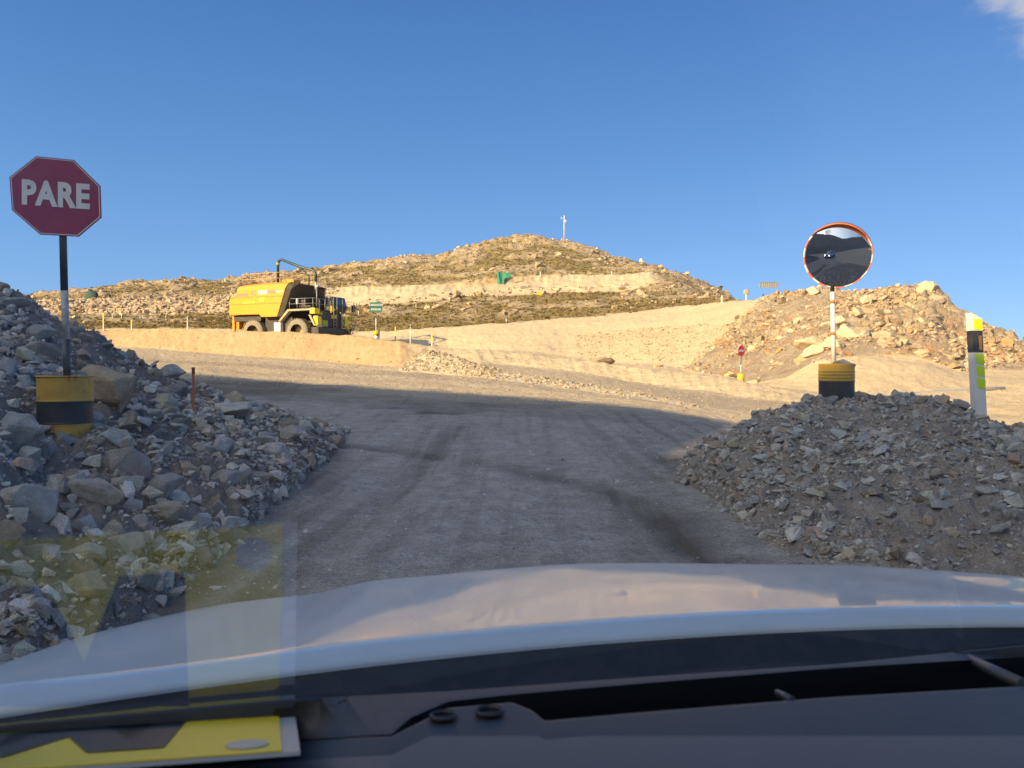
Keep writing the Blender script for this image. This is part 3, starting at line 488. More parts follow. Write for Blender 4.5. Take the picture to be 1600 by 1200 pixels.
def scatter(name, pos, size, mat, tints, variants=SMALL, sink=.25, label=None, cat=None, upright=False, zscale=None):
    pos = np.asarray(pos, float); size = np.asarray(size, float); n = len(pos); Vs = []; Fs = []; Cs = []; base = 0
    vi = rng.integers(0, len(variants), n)
    for k, (V, Fc) in enumerate(variants):
        ids = np.where(vi == k)[0]
        if not len(ids): continue
        m = len(ids)
        if upright:
            a = rng.uniform(0, 2 * np.pi, m); Rm = np.zeros((m, 3, 3)); Rm[:, 0, 0] = np.cos(a); Rm[:, 0, 1] = -np.sin(a); Rm[:, 1, 0] = np.sin(a); Rm[:, 1, 1] = np.cos(a); Rm[:, 2, 2] = 1
        else:
            q = rng.normal(size=(m, 4)); q /= np.linalg.norm(q, axis=1)[:, None]; w, x, y, zz = q.T
            Rm = np.stack([1 - 2 * (y * y + zz * zz), 2 * (x * y - zz * w), 2 * (x * zz + y * w), 2 * (x * y + zz * w), 1 - 2 * (x * x + zz * zz), 2 * (y * zz - x * w), 2 * (x * zz - y * w), 2 * (y * zz + x * w), 1 - 2 * (x * x + y * y)], 1).reshape(m, 3, 3)
        W_ = np.einsum('nij,vj->nvi', Rm, V) * size[ids][:, None, None]
        if not upright: W_[:, :, 2] *= .8
        W_ += pos[ids][:, None, :]; W_[:, :, 2] += (size[ids] * sink)[:, None]
        Vs.append(W_.reshape(-1, 3)); Fs.append((Fc[None] + (np.arange(m) * len(V))[:, None, None]).reshape(-1, 3) + base); base += m * len(V)
        Cs.append(np.repeat(np.concatenate([tints[ids], np.ones((m, 1))], 1), len(V), 0))
    o = np_mesh(name, np.concatenate(Vs), np.concatenate(Fs), mat, False, {'tint': np.concatenate(Cs)})
    return tag(o, label, cat, kind='stuff')
def tintset(n, kinds, jit=.12):                  # kinds: list of (weight, rgb)
    w = np.array([k[0] for k in kinds]); c = np.array([k[1] for k in kinds]); i = rng.choice(len(kinds), n, p=w / w.sum())
    return c[i] * rng.uniform(1 - jit, 1 + jit, (n, 1)) * rng.uniform(.96, 1.04, (n, 3))
GREYK = [(6, (1.0, .98, .95)), (4, (.7, .7, .72)), (2, (1.0, .92, .8)), (1, (.9, .72, .55)), (2, (1.25, 1.22, 1.18))]
PALEK = [(5, (1.0, .98, .93)), (3, (1.12, 1.1, 1.05)), (2, (.85, .8, .72))]
WARMK = [(5, (1.0, .95, .86)), (3, (1.12, 1.08, 1.0)), (2, (.85, .76, .66)), (1.2, (1.08, .84, .6)), (.7, (.7, .62, .54))]
rockM = rock_mat('broken grey stone', (.54, .515, .47), 'tint', scale=2.5)
rockFar = rock_mat('pale broken rock', (.54, .44, .32), 'tint', scale=.8)
def heap_pts(Hm, n, lo, hi, dens=None, smin=.05, smax=4.6):
    out = []
    while len(out) < n:
        px = rng.uniform(lo, hi, n); s = rng.uniform(smin, smax, n)
        ii = np.clip(((px - Hm['px'][0]) / (Hm['px'][1] - Hm['px'][0])), 0, len(Hm['px']) - 1).astype(int)
        k = np.clip(s / Hm['S'][-1] * (len(Hm['S']) - 1), 0, len(Hm['S']) - 1).astype(int)
        Yv = Hm['Y'][ii, k]; Xv = Hm['X'][ii, k]; Zv_ = Hm['Z'][ii, k]
        # keep the density even over the surface, not over the picture
        keep = rng.uniform(size=n) < np.clip(Yv / 13, .15, 1) ** 1.0
        if dens is not None: keep &= rng.uniform(size=n) < dens(Xv, Yv, px, s)
        out += [tuple(t) for t in np.stack([Xv, Yv, Zv_, px, s], 1)[keep]]
    return np.array(out[:n])
def psize(n, a, b, power=2.2): u = rng.uniform(size=n); return a * (1 + u * ((b / a) ** (1 - power) - 1)) ** (1 / (1 - power))
fine = lambda X, Y, px, s: np.clip(.55 + 1.2 * fbm(X * .5, Y * .5, 2, 401), .15, 1)
L1 = heap_pts(HL, 17500, -120, 545, fine); scatter('rubble_stones', L1[:, :3], psize(len(L1), .016, .16, 2.5), rockM, tintset(len(L1), GREYK), label=None)
R1 = heap_pts(HR, 19000, 1060, 1720, lambda X, Y, px, s: np.clip(.6 + 1.5 * fbm(X * .6, Y * .6, 3, 402), .22, 1)); scatter('rubble_stones', R1[:, :3], psize(len(R1), .013, .15, 2.75), rockM, tintset(len(R1), GREYK + [(2, (.8, .66, .55))]))
# loose stones along the toes and on the road
def ground_pts(n, mask, ysc=1.0):
    w = mask.ravel().astype(float); ar = (G['Y'].ravel() ** 1.0)
    dX = np.gradient(G['X'], axis=0); dY = np.gradient(G['Y'], axis=1); sl = np.gradient(G['Z'], axis=1) / np.maximum(np.abs(dY), 1e-3)
    w = w * (np.abs(dX) * np.abs(dY) * np.sqrt(1 + sl ** 2)).ravel(); w = w / w.sum()
    ids = rng.choice(len(w), n, p=w)
    P_ = np.stack([G['X'].ravel()[ids], G['Y'].ravel()[ids], G['Z'].ravel()[ids]], 1)
    return P_, ids
inview = (G['PX'] > -60) & (G['PX'] < 1660)
m = inview & (G['SS'] < 2) & (G['Y'] > 2.5) & (G['Y'] < 22)
p1, _ = ground_pts(17000, m * (.25 + sst(np.abs(G['X'] - .3), 1.2, 3)) * np.clip(12 / G['Y'], .3, 2)); scatter('road_gravel', p1, psize(len(p1), .006, .06, 3.0), rockM, tintset(len(p1), GREYK), sink=.1)
m = inview & (G['SS'] > 1.8) & (G['SS'] < 6) & (G['road'] > .5)
p2, _ = ground_pts(9000, m); scatter('road_gravel', p2, psize(len(p2), .02, .08, 2.8), rockFar, tintset(len(p2), PALEK), sink=.1)
p3, _ = ground_pts(8000, inview * (G['heap'] > .4) * (1 - .7 * sst(G['PX'], 740, 800))); scatter('gravel_heap_stones', p3, psize(len(p3), .03, .17, 2.8), rockFar, tintset(len(p3), PALEK), sink=.2)
p4, _ = ground_pts(11000, (inview & (G['rock'] > .4) & (G['PX'] > 1050) & (G['SS'] < 11) & (G['SS'] > 8.8)) * np.clip(.5 + 1.6 * fbm(G['X'] * .16, G['Y'] * .16, 3, 661), .06, 1)); scatter('cut_slope_stones', p4, psize(len(p4), .07, .5, 2.7), rockFar, tintset(len(p4), WARMK), sink=.15)
p5, _ = ground_pts(2800, inview * (G['rockL'] * 1.0 + .25 * (G['bench'] > .5) * (G['SS'] < 12.35))); scatter('bench_rubble', p5, psize(len(p5), .2, .9, 2.6), rockFar, tintset(len(p5), WARMK + GREYK), sink=.2)
p6, _ = ground_pts(1600, inview * (G['grass'] * (G['outc'] + .02) + .4 * (G['SS'] > 10.2) * (G['SS'] < 12) * (G['PX'] > 960)) * (G['SS'] < 14.1)); scatter('hillside_stones', p6, psize(len(p6), .25, 1.5, 2.6), rockFar, tintset(len(p6), WARMK), sink=.1)
m = inview & (G['SS'] > 9.05) & (G['SS'] < 9.6) & (G['PX'] > 900) & (G['PX'] < 1150)
p7, _ = ground_pts(2600, m * (G['PX'] / 1000.) ** 3); scatter('slope_foot_gravel', p7, psize(len(p7), .05, .2, 2.6), rockFar, tintset(len(p7), PALEK), sink=.2)
# dry bunch grass
def tuft(seed):
    r = np.random.default_rng(seed); V = []; Fc = []
    for i in range(16):
        a = r.uniform(0, 2 * np.pi); l_ = r.uniform(.55, 1.0); o_ = r.uniform(.15, .75); w = .13; b = len(V)
        d = np.array([np.cos(a), np.sin(a)]); s_ = np.array([-np.sin(a), np.cos(a)]) * w
        c0 = d * .12; V += [[c0[0] - s_[0], c0[1] - s_[1], -.1], [c0[0] + s_[0], c0[1] + s_[1], -.1], [d[0] * o_ * 1.3, d[1] * o_ * 1.3, l_ * .62]]; Fc.append([b, b + 1, b + 2])
    return np.array(V), np.array(Fc)
TUFT = [tuft(i) for i in range(8)]
gm, n_, l_, p_ = newmat('dry bunch grass'); at = n_.new('ShaderNodeAttribute'); at.attribute_name = 'tint'
l_.new(at.outputs['Color'], p_.inputs['Base Color']); p_.inputs['Roughness'].default_value = .9
pg, _ = ground_pts(20000, inview * G['grass'] * (1 - .7 * G['outc']) * (G['SS'] < 14.02) * np.where(G['SS'] < 12, 2.2, 1.0))
scatter('dry_grass', pg, rng.uniform(.22, .6, len(pg)), gm, tintset(len(pg), [(3, (.30, .22, .07)), (2, (.20, .16, .05)), (2, (.38, .29, .13)), (1, (.12, .10, .04))]), TUFT, 0, upright=True)

# ---- boulders one by one
BIG = []
bigM = rock_mat('boulder stone', (.52, .495, .455), objcol=True, scale=1.4)
for i in range(16):
    V, Fc = rock_variant(700 + i, random.randint(10, 16), 1.05, 2, .05)
    me = bpy.data.meshes.new('boulder'); me.from_pydata([tuple(v) for v in V], [], [tuple(f) for f in Fc]); me.materials.append(bigM); BIG.append(me)
def boulder(p, w, label, group=None, tintc=(1, 1, 1), name='boulder', vi=None, rot=None, sc=None, up=.25):
    o = bpy.data.objects.new(name, BIG[random.randrange(16) if vi is None else vi]); link(o)
    s = w / 2 * 1.05; sx, sy, sz = sc or (random.uniform(.9, 1.15), random.uniform(.8, 1.1), random.uniform(.7, 1.05))
    o.scale = (s * sx, s * sy, s * sz); o.rotation_euler = rot or (random.uniform(-.5, .5), random.uniform(-.5, .5), random.uniform(0, 6.28))
    o.location = (p[0], p[1], p[2] + s * sz * up); o.color = (*tintc, 1); return tag(o, label, 'rock', group)
HERO_L = [  # px, py, width px, depth, tint, label
 (163, 577, 92, 9.3, (1.05, .88, .68), 'big tan boulder behind the yellow and black drum of the stop sign', 1.0),
 (18, 680, 84, 6.7, (.95, .97, 1.0), 'large blocky grey boulder at left edge level with the sign drum', 1.0),
 (62, 690, 52, 6.9, (.78, .82, .9), 'dark slanted slab leaning right of the blocky boulder below the drum', 1.25),
 (148, 750, 76, 6.3, (.98, .92, .88), 'rounded grey brown boulder on open dirt below the sign drum', .8),
 (202, 722, 56, 6.8, (1.25, 1.2, 1.12), 'pale flat topped boulder right of and below the drum', .75),
 (50, 775, 116, 5.6, (1.2, 1.17, 1.1), 'largest pale boulder low on the left edge of the bank', .8),
 (262, 782, 74, 6.6, (1.1, 1.04, .95), 'wide flat pale slab near the foot of the left bank', .6),
 (256, 744, 54, 7.2, (.88, .9, .95), 'bluish grey boulder just above the wide flat slab', .85),
 (335, 800, 42, 7.6, (1.0, .93, .86), 'squarish brown grey rock at the road edge under the left bank', .9),
 (234, 615, 38, 10.2, (1.1, 1.1, 1.1), 'light grey block to the right of the tan boulder', .7),
 (365, 655, 58, 12.6, (1.35, 1.3, 1.2), 'long pale slab right of the orange stake', .8),
 (106, 775, 32, 6.1, (.72, .78, .88), 'small dark blue grey rock left of the rounded boulder', .8),
 (64, 838, 60, 5.1, (.95, .93, .88), 'grey rock under the largest pale boulder', .8),
 (130, 865, 82, 4.9, (.95, .88, .76), 'broad brown grey rock near the hood on the left bank', .7),
 (262, 853, 42, 5.9, (1.15, .85, .6), 'orange tinted rock near the foot of the left bank', .8),
 (36, 925, 48, 4.4, (.9, .92, .98), 'grey rock just above the hood at the left edge', .8),
 (190, 945, 26, 4.9, (1.25, 1.22, 1.2), 'narrow pale stone standing on end near the hood', 1.7),
 (78, 972, 92, 4.1, (.62, .63, .68), 'dark boulder lowest on the left bank beside the hood', .9),
 (200, 800, 60, 5.9, (.86, .9, .98), 'grey angular boulder between the wide slab and the largest pale boulder', .85),
 (140, 815, 70, 5.4, (1.12, 1.08, 1.02), 'pale long boulder right of the largest pale boulder', .7),
 (190, 640, 46, 8.8, (.95, .85, .75), 'flat brown stone right of the drum at its middle', .55),
 (20, 500, 46, 11.6, (.9, .93, 1.0), 'grey boulder high on the left bank near the skyline', .8),
 (60, 530, 44, 10.8, (.95, .98, 1.05), 'pale grey block left of the sign post on the upper bank', .8),
 (70, 560, 40, 9.8, (1.0, 1.0, 1.05), 'pointed grey stone behind and left of the sign post', 1.3),
 (430, 806, 22, 8.6, (1.1, .95, .88), 'lone reddish stone on the road at the foot of the left bank', .8),
 (320, 690, 40, 10.4, (1.1, 1.08, 1.05), 'light grey rock in the middle of the left slope', .8),
 (410, 700, 40, 11.4, (.95, .97, 1.02), 'grey rock right of centre on the left slope', .8),
]
SURF = []
for (px, py, w, Y, t, lab, hs) in HERO_L:
    p = P(px, py, Y); s = w / F_PX * Y
    p.z = hz(HL, px, Y) + s * .22 * hs
    boulder(p, s * 1.25, lab, None, t, sc=(1.05, .9, hs), rot=(random.uniform(-.25, .25), random.uniform(-.3, .3), random.uniform(-.4, .4)), up=.0); SURF.append((p.x, p.y, s / 2))
def describe(size, smid, tintc, sc, vert, horiz):
    lum = sum(tintc) / 3; warm = tintc[0] / tintc[2]
    col = 'tan' if warm > 1.18 else 'pale grey' if lum > 1.08 else 'dark grey' if lum < .76 else 'grey'
    szw = 'large' if size > smid * 1.5 else 'small' if size < smid * .85 else 'mid-sized'
    shp = 'flat' if sc[2] < .78 else 'tall' if sc[2] > .98 else 'blocky'
    return f'{szw} {shp} {col} rock {vert}, {horiz}'
def place_many(Hm, n, lo, hi, a, b, name, verts, group, horizs, kinds, dens=None, pw=2.0, srange=(.1, 4.35)):
    cnt = 0; t = 0; sizes = sorted(psize(n, a, b, pw), reverse=True); smid = sizes[n // 2]
    while cnt < n and t < 40000:
        t += 1; q = heap_pts(Hm, 1, lo, hi, dens, *srange)[0]; s = sizes[cnt]
        if any((q[0] - x) ** 2 + (q[1] - y) ** 2 < (.75 * (r_ + s / 2)) ** 2 for x, y, r_ in SURF): continue
        SURF.append((q[0], q[1], s / 2)); tc_ = tuple(tintset(1, kinds)[0]); sc = (random.uniform(.9, 1.15), random.uniform(.8, 1.1), random.uniform(.65, 1.1))
        zone = 0 if q[4] < 1.6 else 1 if q[4] < 3 else 2; hz_ = next(h for lim, h in horizs if q[3] < lim)
        boulder(q[:3], s, describe(s, smid, tc_, sc, verts[zone], hz_), group[zone], tc_, name, sc=sc, up=.12); cnt += 1
LH = [(50, 'left of the drum'), (165, 'beside the drum'), (290, 'between drum and stake'), (400, 'right of the stake'), (999, 'near its road end')]
RH = [(1200, 'on its road side'), (1280, 'left of the drum'), (1350, 'under the drum'), (1490, 'between drum and marker'), (1560, 'under the marker'), (9999, 'right of the marker')]
place_many(HL, 150, -40, 545, .17, .62, 'boulder', ['at the foot of the left bank', 'halfway up the left bank', 'near the top of the left bank'],
    ['boulders along the foot of the left bank', 'boulders on the middle of the left bank', 'boulders piled near the top of the left bank'], LH, GREYK, pw=2.0)
HERO_R = [
 (1430, 630, 46, 11.6, (.85, .9, .98), 'large pointed grey rock on top of the right mound', .9),
 (1382, 632, 26, 11.7, (.62, .58, .52), 'dark brown stone between the mirror drum and the pointed rock', .8),
 (1300, 626, 26, 11.5, (.9, .93, 1.0), 'light stone against the foot of the mirror drum', .7),
 (1341, 650, 32, 11.0, (.8, .82, .86), 'grey block just below the mirror drum on the right mound', .9),
 (1384, 646, 44, 11.1, (1.1, 1.08, 1.02), 'long pale slab lying below the pointed rock', .35),
 (1376, 672, 38, 10.4, (1.2, 1.18, 1.15), 'pale slab high on the right mound', .5),
 (1500, 706, 44, 9.4, (1.0, .95, .9), 'flat pale slab tilted up on the right mound below the road marker', .28),
 (1386, 692, 34, 9.9, (.8, .74, .72), 'brown grey block in the middle of the right mound', .85),
 (1425, 743, 34, 8.9, (1.1, 1.12, 1.16), 'pale grey angular rock at the centre of the right mound', .8),
 (1384, 748, 30, 8.8, (1.2, 1.2, 1.18), 'light rock left of the centre of the right mound', .6),
 (1180, 742, 18, 10.4, (1.3, 1.3, 1.25), 'white stone standing on the left flank of the right mound', 1.4),
 (1360, 778, 40, 8.1, (.98, 1.0, 1.04), 'grey rock low on the front of the right mound', .6),
 (1400, 822, 26, 7.4, (1.1, 1.08, 1.05), 'rounded pale stone near the foot of the right mound', .7),
 (1456, 852, 40, 6.9, (1.0, 1.05, 1.1), 'long grey stone near the hood at the right', .5),
 (1530, 866, 30, 6.7, (1.1, 1.12, 1.15), 'pale stone near the right edge above the hood', .7),
 (1588, 862, 44, 6.7, (1.05, 1.08, 1.15), 'large pale rock at the right edge above the hood', .8),
 (1583, 758, 18, 8.4, (1.2, 1.2, 1.22), 'small white stone at the right edge of the mound', .9),
]
for (px, py, w, Y, t, lab, hs) in HERO_R:
    p = P(px, py, Y); s = w / F_PX * Y; h_ = hz(HR, px, Y); p.z = p.z if abs(p.z - h_) < .2 else h_
    boulder(p, s * 1.08, lab, None, t, sc=(1.1, .85, hs), rot=(random.uniform(-.2, .2), random.uniform(-.25, .25), random.uniform(-.4, .4)), up=.0); SURF.append((p.x, p.y, s / 2))
place_many(HR, 52, 1100, 1640, .11, .30, 'boulder', ['low on the right mound', 'halfway up the right mound', 'near the top of the right mound'],
    ['larger stones along the foot of the right mound', 'larger stones halfway up the right mound', 'larger stones near the top of the right mound'], RH, GREYK, pw=2.4)
HERO_F = [
 (1275, 520, 74, 44, (1.45, 1.2, .82), 'huge smooth tan boulder left of the mirror post on the sunlit slope', .8),
 (1335, 523, 60, 44.5, (1.4, 1.18, .85), 'huge tan block right of the mirror post on the sunlit slope', .85),
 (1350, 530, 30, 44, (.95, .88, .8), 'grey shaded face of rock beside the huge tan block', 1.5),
 (1378, 540, 44, 43.5, (1.3, 1.1, .8), 'tan rounded rock right of the grey shaded rock', .8),
 (1138, 545, 22, 45, (1.6, 1.25, .7), 'yellow rounded boulder left of the red round sign', 1.25),
 (1216, 524, 28, 50, (1.45, 1.3, 1.0), 'pale slab lying above and right of the red round sign', .5),
 (1236, 523, 16, 50, (1.35, 1.2, .95), 'pale block at the right end of the pale slab', .9),
 (1175, 557, 24, 42, (1.4, 1.25, .9), 'long pale rock right of the red round sign post', .6),
 (1214, 548, 26, 44, (1.25, 1.05, .78), 'square tan rock below the pale slab', .7),
 (1145, 575, 22, 42, (.95, .75, .55), 'brown rock at the foot of the slope left of the red round sign', .6),
 (1027, 565, 20, 56, (1.4, 1.1, .7), 'triangular yellow stone beside the road foot of the slope', 1.1),
 (1066, 562, 24, 54, (1.4, 1.2, .9), 'pale block at the foot of the embankment', .9),
 (940, 554, 52, 63, (.75, .58, .42), 'low brown mound of rock at the foot of the smooth embankment', .55),
 (1450, 470, 34, 57, (1.35, 1.12, .8), 'smooth round boulder on the skyline of the right slope', 1.0),
 (1478, 482, 30, 56, (1.05, .88, .68), 'rugged boulder right of the round skyline boulder', 1.2),
 (1345, 605, 10, 34, (1.1, .9, .6), 'small tan stone on the smooth sand behind the mirror drum', .8),
 (730, 389, 18, 222, (1.0, .86, .68), 'rocky outcrop on the left shoulder of the summit', 1.2),
 (742, 388, 14, 223, (.75, .62, .5), 'darker outcrop on the left shoulder of the summit', 1.2),
 (683, 490, 24, 118, (1.25, 1.0, .74), 'bright tan outcrop in the dry grass below the bench', .8),
 (669, 487, 14, 119, (1.2, .98, .74), 'small tan outcrop left of the bright outcrop in the grass', 1.0),
 (727, 490, 26, 117, (1.1, .92, .7), 'broad outcrop in the grass right of the bright outcrop', .6),
 (634, 523, 22, 60, (.72, .66, .6), 'mottled dark boulder by the road bend beside the yellow stakes', .9),
 (520, 424, 30, 190, (.95, .82, .68), 'rocky outcrop on the hill above the tanker truck cab', .8),
 (548, 445, 18, 150, (.85, .74, .6), 'dark outcrop at the top of the cut above the tanker truck', 1.2),
]
for (px, py, w, Y, t, lab, hs) in HERO_F:
    p = P(px, py, Y); s = w / F_PX * Y; g_ = gz(px, Y); up = .0
    if abs(p.z - g_) > s * .15: p.z = g_ + s * hs * .03
    boulder(p, s * 1.1, lab, None, t, sc=(1.0, .8, hs), rot=(random.uniform(-.2, .2), random.uniform(-.2, .2), random.uniform(-.5, .5)), up=up)
pc, _ = ground_pts(4200, inview * G['sand'] * (G['SS'] > 6) * (G['SS'] < 10) * np.where(G['PX'] < 650, 2.5, .6)); scatter('loose_clods', pc, psize(len(pc), .03, .14, 2.8), rock_mat('sand clod', (.56, .42, .26), 'tint', scale=1.5), tintset(len(pc), [(3, (1, .96, .9)), (2, (.85, .8, .75)), (1, (1.1, 1.08, 1.05))]), sink=.05)
pr, _ = ground_pts(14, inview & (G['rock'] > .5) & (G['PX'] > 1080) & (G['PX'] < 1500) & (G['SS'] < 10) & (G['SS'] > 9.05))
for q in pr:
    px_ = 800 + F_PX * q[0] / q[1]; w_ = random.uniform(.8, 1.6); tc_ = tuple(tintset(1, [(3, (1.35, 1.15, .85)), (1, (1.0, .85, .68))])[0]); sc = (1, random.uniform(.8, 1.1), random.uniform(.65, 1.1))
    hz_ = 'left of the red round sign' if px_ < 1150 else 'between red sign and mirror post' if px_ < 1300 else 'between mirror post and marker post'
    boulder(q, w_, describe(w_, 1.2, tc_, sc, 'on the sunlit slope', hz_), 'boulders on the sunlit right slope', tc_, sc=sc)

# ------------------------------------------------------------------ mountain behind the viewer (its shadow covers the crossing; seen in the mirror)
def build_mountain():
    d = np.array([-math.sin(PHI), -math.cos(PHI)]); e = np.array([math.cos(PHI), -math.sin(PHI)]); D = 50.
    pts = []
    for (px, py, Y) in [(300, 583, 38.3), (620, 606, 34), (800, 618, 31.5), (957, 629, 29), (1050, 639, 27.6), (1100, 652, 26.4), (1193, 662, 25.1)]:
        p = P(px, py, Y); pts.append((p.x * e[0] + p.y * e[1], CZ * 0 + p.z + (D - (p.x * d[0] + p.y * d[1])) * math.tan(ELEV)))
    for (X, Y, Zt) in [(-4.7, 8.0, 4.25), (5.07, 12, 1.98), (6.7, 11, 2.42), (9, 10, 2.3)]:
        pts.append((X * e[0] + Y * e[1], Zt + (D - (X * d[0] + Y * d[1])) * math.tan(ELEV)))
    pts.sort(); w = np.array([p[0] for p in pts]); h = np.array([p[1] for p in pts])
    U = np.concatenate([np.linspace(-420, -60, 60), np.arange(-60, 20, .6), np.linspace(20, 420, 70)])
    crest = np.interp(U, np.concatenate([[-420, -200, -90, w[0] - 14], w, [w[-1] + 12, 60, 110, 220, 420]]),
                      np.concatenate([[10, 14, h[0] + 2, h[0] - .3], h, [h[-1] + .2, 22, 34, 60, 40]]))
    crest = crest + .15 * fbm(U * .4, U * 0, 3, 77) + np.where((U > 15) | (U < -70), 3 * fbm(U * .05, U * 0, 4, 78), 0)
    T = np.linspace(-1, 1, 61); Vv = []
    for t in T:
        dist = D + t * 42; f = 1 - abs(t) ** 1.25
        Vv.append(np.stack([d[0] * dist + e[0] * U, d[1] * dist + e[1] * U, crest * f - .5 + (1 - f) * 0 + f * (1 - f) * 6 * fbm(U * .06 + t * 3, U * 0 + t * 4, 4, 79)], -1))
    V = np.array(Vv).reshape(-1, 3); n1 = len(U); idx = np.arange(len(V)).reshape(61, n1)
    Fc = np.stack([idx[:-1, :-1], idx[:-1, 1:], idx[1:, 1:], idx[1:, :-1]], -1).reshape(-1, 4)
    tag(np_mesh('hill', V, Fc, rock_mat('dark hillside', (.30, .25, .20), scale=.12), True), kind='structure')
build_mountain()

# ------------------------------------------------------------------ common paints
M = {}
M['yellow'] = paint('drum yellow paint', (.62, .36, .03), .55, 0, .35, (.25, .12, .05), 5, bmp=.004)
M['black'] = paint('drum black paint', (.02, .02, .022), .5, 0, .4, (.10, .085, .07), 5, bmp=.004)
M['red'] = paint('sign red sheeting', (.31, .045, .125), .45, 0, .22, (.30, .16, .15), 7)
M['white'] = paint('white sheeting', (.72, .74, .74), .5, 0, .3, (.4, .36, .33), 9)
M['post'] = paint('black painted pipe', (.055, .062, .075), .45, 0, .3, (.12, .10, .09), 8)
M['postw'] = paint('chipped white pipe paint', (.6, .58, .56), .6, 0, 1.0, (.12, .08, .06), 14)
M['rust'] = paint('rust', (.22, .07, .03), .8, 0, .5, (.1, .04, .03), 12)
M['steel'] = paint('galvanised steel', (.62, .62, .62), .4, .6, .2, (.4, .36, .3), 6)
M['orange'] = paint('orange paint', (.8, .18, .03), .5, 0, .2, (.5, .3, .2), 8)
M['chalk'] = paint('white plastic', (.75, .75, .73), .5, 0, .25, (.5, .44, .36), 5)
M['navy'] = paint('black reflector band', (.02, .024, .035), .4)
M['lime'] = paint('lime reflector', (.66, .90, .0), .3, 0, .03)
M['lemon'] = paint('yellow reflector', (1.0, .86, .0), .3, 0, .0)
M['amber'] = paint('amber reflector', (.35, .17, .05), .35, 0, .1)
M['stake'] = paint('yellow stake paint', (.85, .72, .05), .5, 0, .1)
M['green'] = paint('green board paint', (.02, .17, .15), .5, 0, .15)
M['tarp'] = paint('green tarpaulin', (.03, .28, .16), .6, 0, .3, (.2, .25, .15), 1.2, bmp=.2)
M['tarpd'] = paint('dark green tarpaulin', (.03, .09, .07), .6, 0, .3, (.15, .16, .12), 1.2, bmp=.2)
M['dark'] = paint('dark metal', (.03, .03, .034), .5, .2, .3, (.12, .1, .08), 4)
M['grey'] = paint('grey weathered board', (.33, .29, .24), .8, 0, .5, (.18, .14, .1), 6)

def drum(root, x, y, z0, z1, r, bands, rim_top=True, ribs=()):
    """ oil drum: bands = (za, zb, material, part name) """
    for (a, b, mt, nm) in bands:
        prof = []; N = max(2, int((b - a) / .012))
        for i in range(N + 1):
            zz = a + (b - a) * i / N; rr_ = r
            for rb in ribs: rr_ += .011 * math.exp(-((zz - rb) / .009) ** 2)
            if i == 0 or i == N: rr_ -= .0015
            prof.append((rr_, zz))
        mb = MB().lathe(prof, 40, Matrix.Translation((x, y, 0)), cap=True); mb.build(nm, mt, root)
    if rim_top:
        c = [(x + (r + .004) * math.cos(a), y + (r + .004) * math.sin(a), z1) for a in np.linspace(0, 2 * math.pi, 41)]
        MB().tube(c, .009, 6, False).build('rim', bands[0][2], root)

# ------------------------------------------------------------------ stop sign
def stop_sign():
    Y = 8.1; bx = (102 - 800) / F_PX * Y; bz = 1.02
    root = empty('stop_sign', (bx, Y, bz), 'red octagonal PARE stop sign on a pole set in a yellow and black drum', 'stop sign')
    r = .262; zt = CZ + (HY - 588) / F_PX * Y - bz
    zz = lambda py: CZ + (HY - py) / F_PX * (Y - r) - bz
    drum(root, 0, 0, 0, zt, r, [(zz(628), zz(589), M['drumY'], 'yellow_band'), (zz(664), zz(628) - .0, M['black'], 'black_band'), (zz(664) - .3, zz(664), M['drumY'], 'lower_yellow_band')], ribs=(zz(628), zz(664)))
    sc = Y / F_PX
    px = lambda v: (v - 102) * sc
    MB().tube([(px(105), 0, zz(600)), (px(103.6), 0, zz(530) + .01)], .0365, 16).build('pole_foot', M['post'], root)
    MB().tube([(px(103.6), 0, zz(530) + .01), (px(100.5), 0, zz(450))], .036, 16).build('pole_white_band', M['postw'], root)
    MB().tube([(px(100.5), 0, zz(450)), (px(97), 0, zz(300))], .0365, 16).build('pole', M['post'], root)
    pts = [(245, 105), (480, 128), (645, 290), (652, 485), (510, 605), (270, 592), (95, 440), (80, 235)]
    cx, cy = 366, 350
    oct_ = [((p[0] - cx) / 4 * sc, -(p[1] - cy) / 4 * sc) for p in pts]
    c3 = Vector((px(cx / 4), -.055, CZ + (HY - (220 + cy / 4)) / F_PX * Y - bz)); T = Matrix.Translation(c3)
    brd = MB().prism(oct_, 0, .006, T).build('board', M['red'], root)
    def ring(k0, k1):
        mb = MB(); n = 8; vs = [T @ Vector((x * k0, -.0015, z_ * k0)) for x, z_ in oct_] + [T @ Vector((x * k1, -.0015, z_ * k1)) for x, z_ in oct_]
        return mb.add(vs, [(i, (i + 1) % n, n + (i + 1) % n, n + i) for i in range(n)])
    ring(.975, .955).build('border', M['white'], brd)
    sk = Matrix.Shear('XZ', 4, (0, 0)); sk = Matrix.Identity(4); sk[1][0] = -.075
    text_mesh('lettering', 'PARE', .345, M['white'], brd, T @ Matrix.Translation((.0, -.003, .0)) @ FACE @ sk, offset=.015, depth=.0012, xs=.86, sp=1.09)
    for zz_ in (.18, -.2):
        MB().box(-.05, .05, .006, .028, zz_ - .02, zz_ + .02, T).build('bracket', M['steel'], root)
    for x, y, w in [(-.12, .2, .10), (.13, .16, .12), (.02, .22, .09), (-.05, -.12, .1), (.17, -.05, .09), (-.19, .02, .08)]:
        o = boulder((bx + x, Y + y * .7, bz + zt - .02), w * 1.6, 'small grey stone in the filled top of the stop sign drum', 'stones filling the top of the stop sign drum', (.95, .98, 1.05), 'stone')
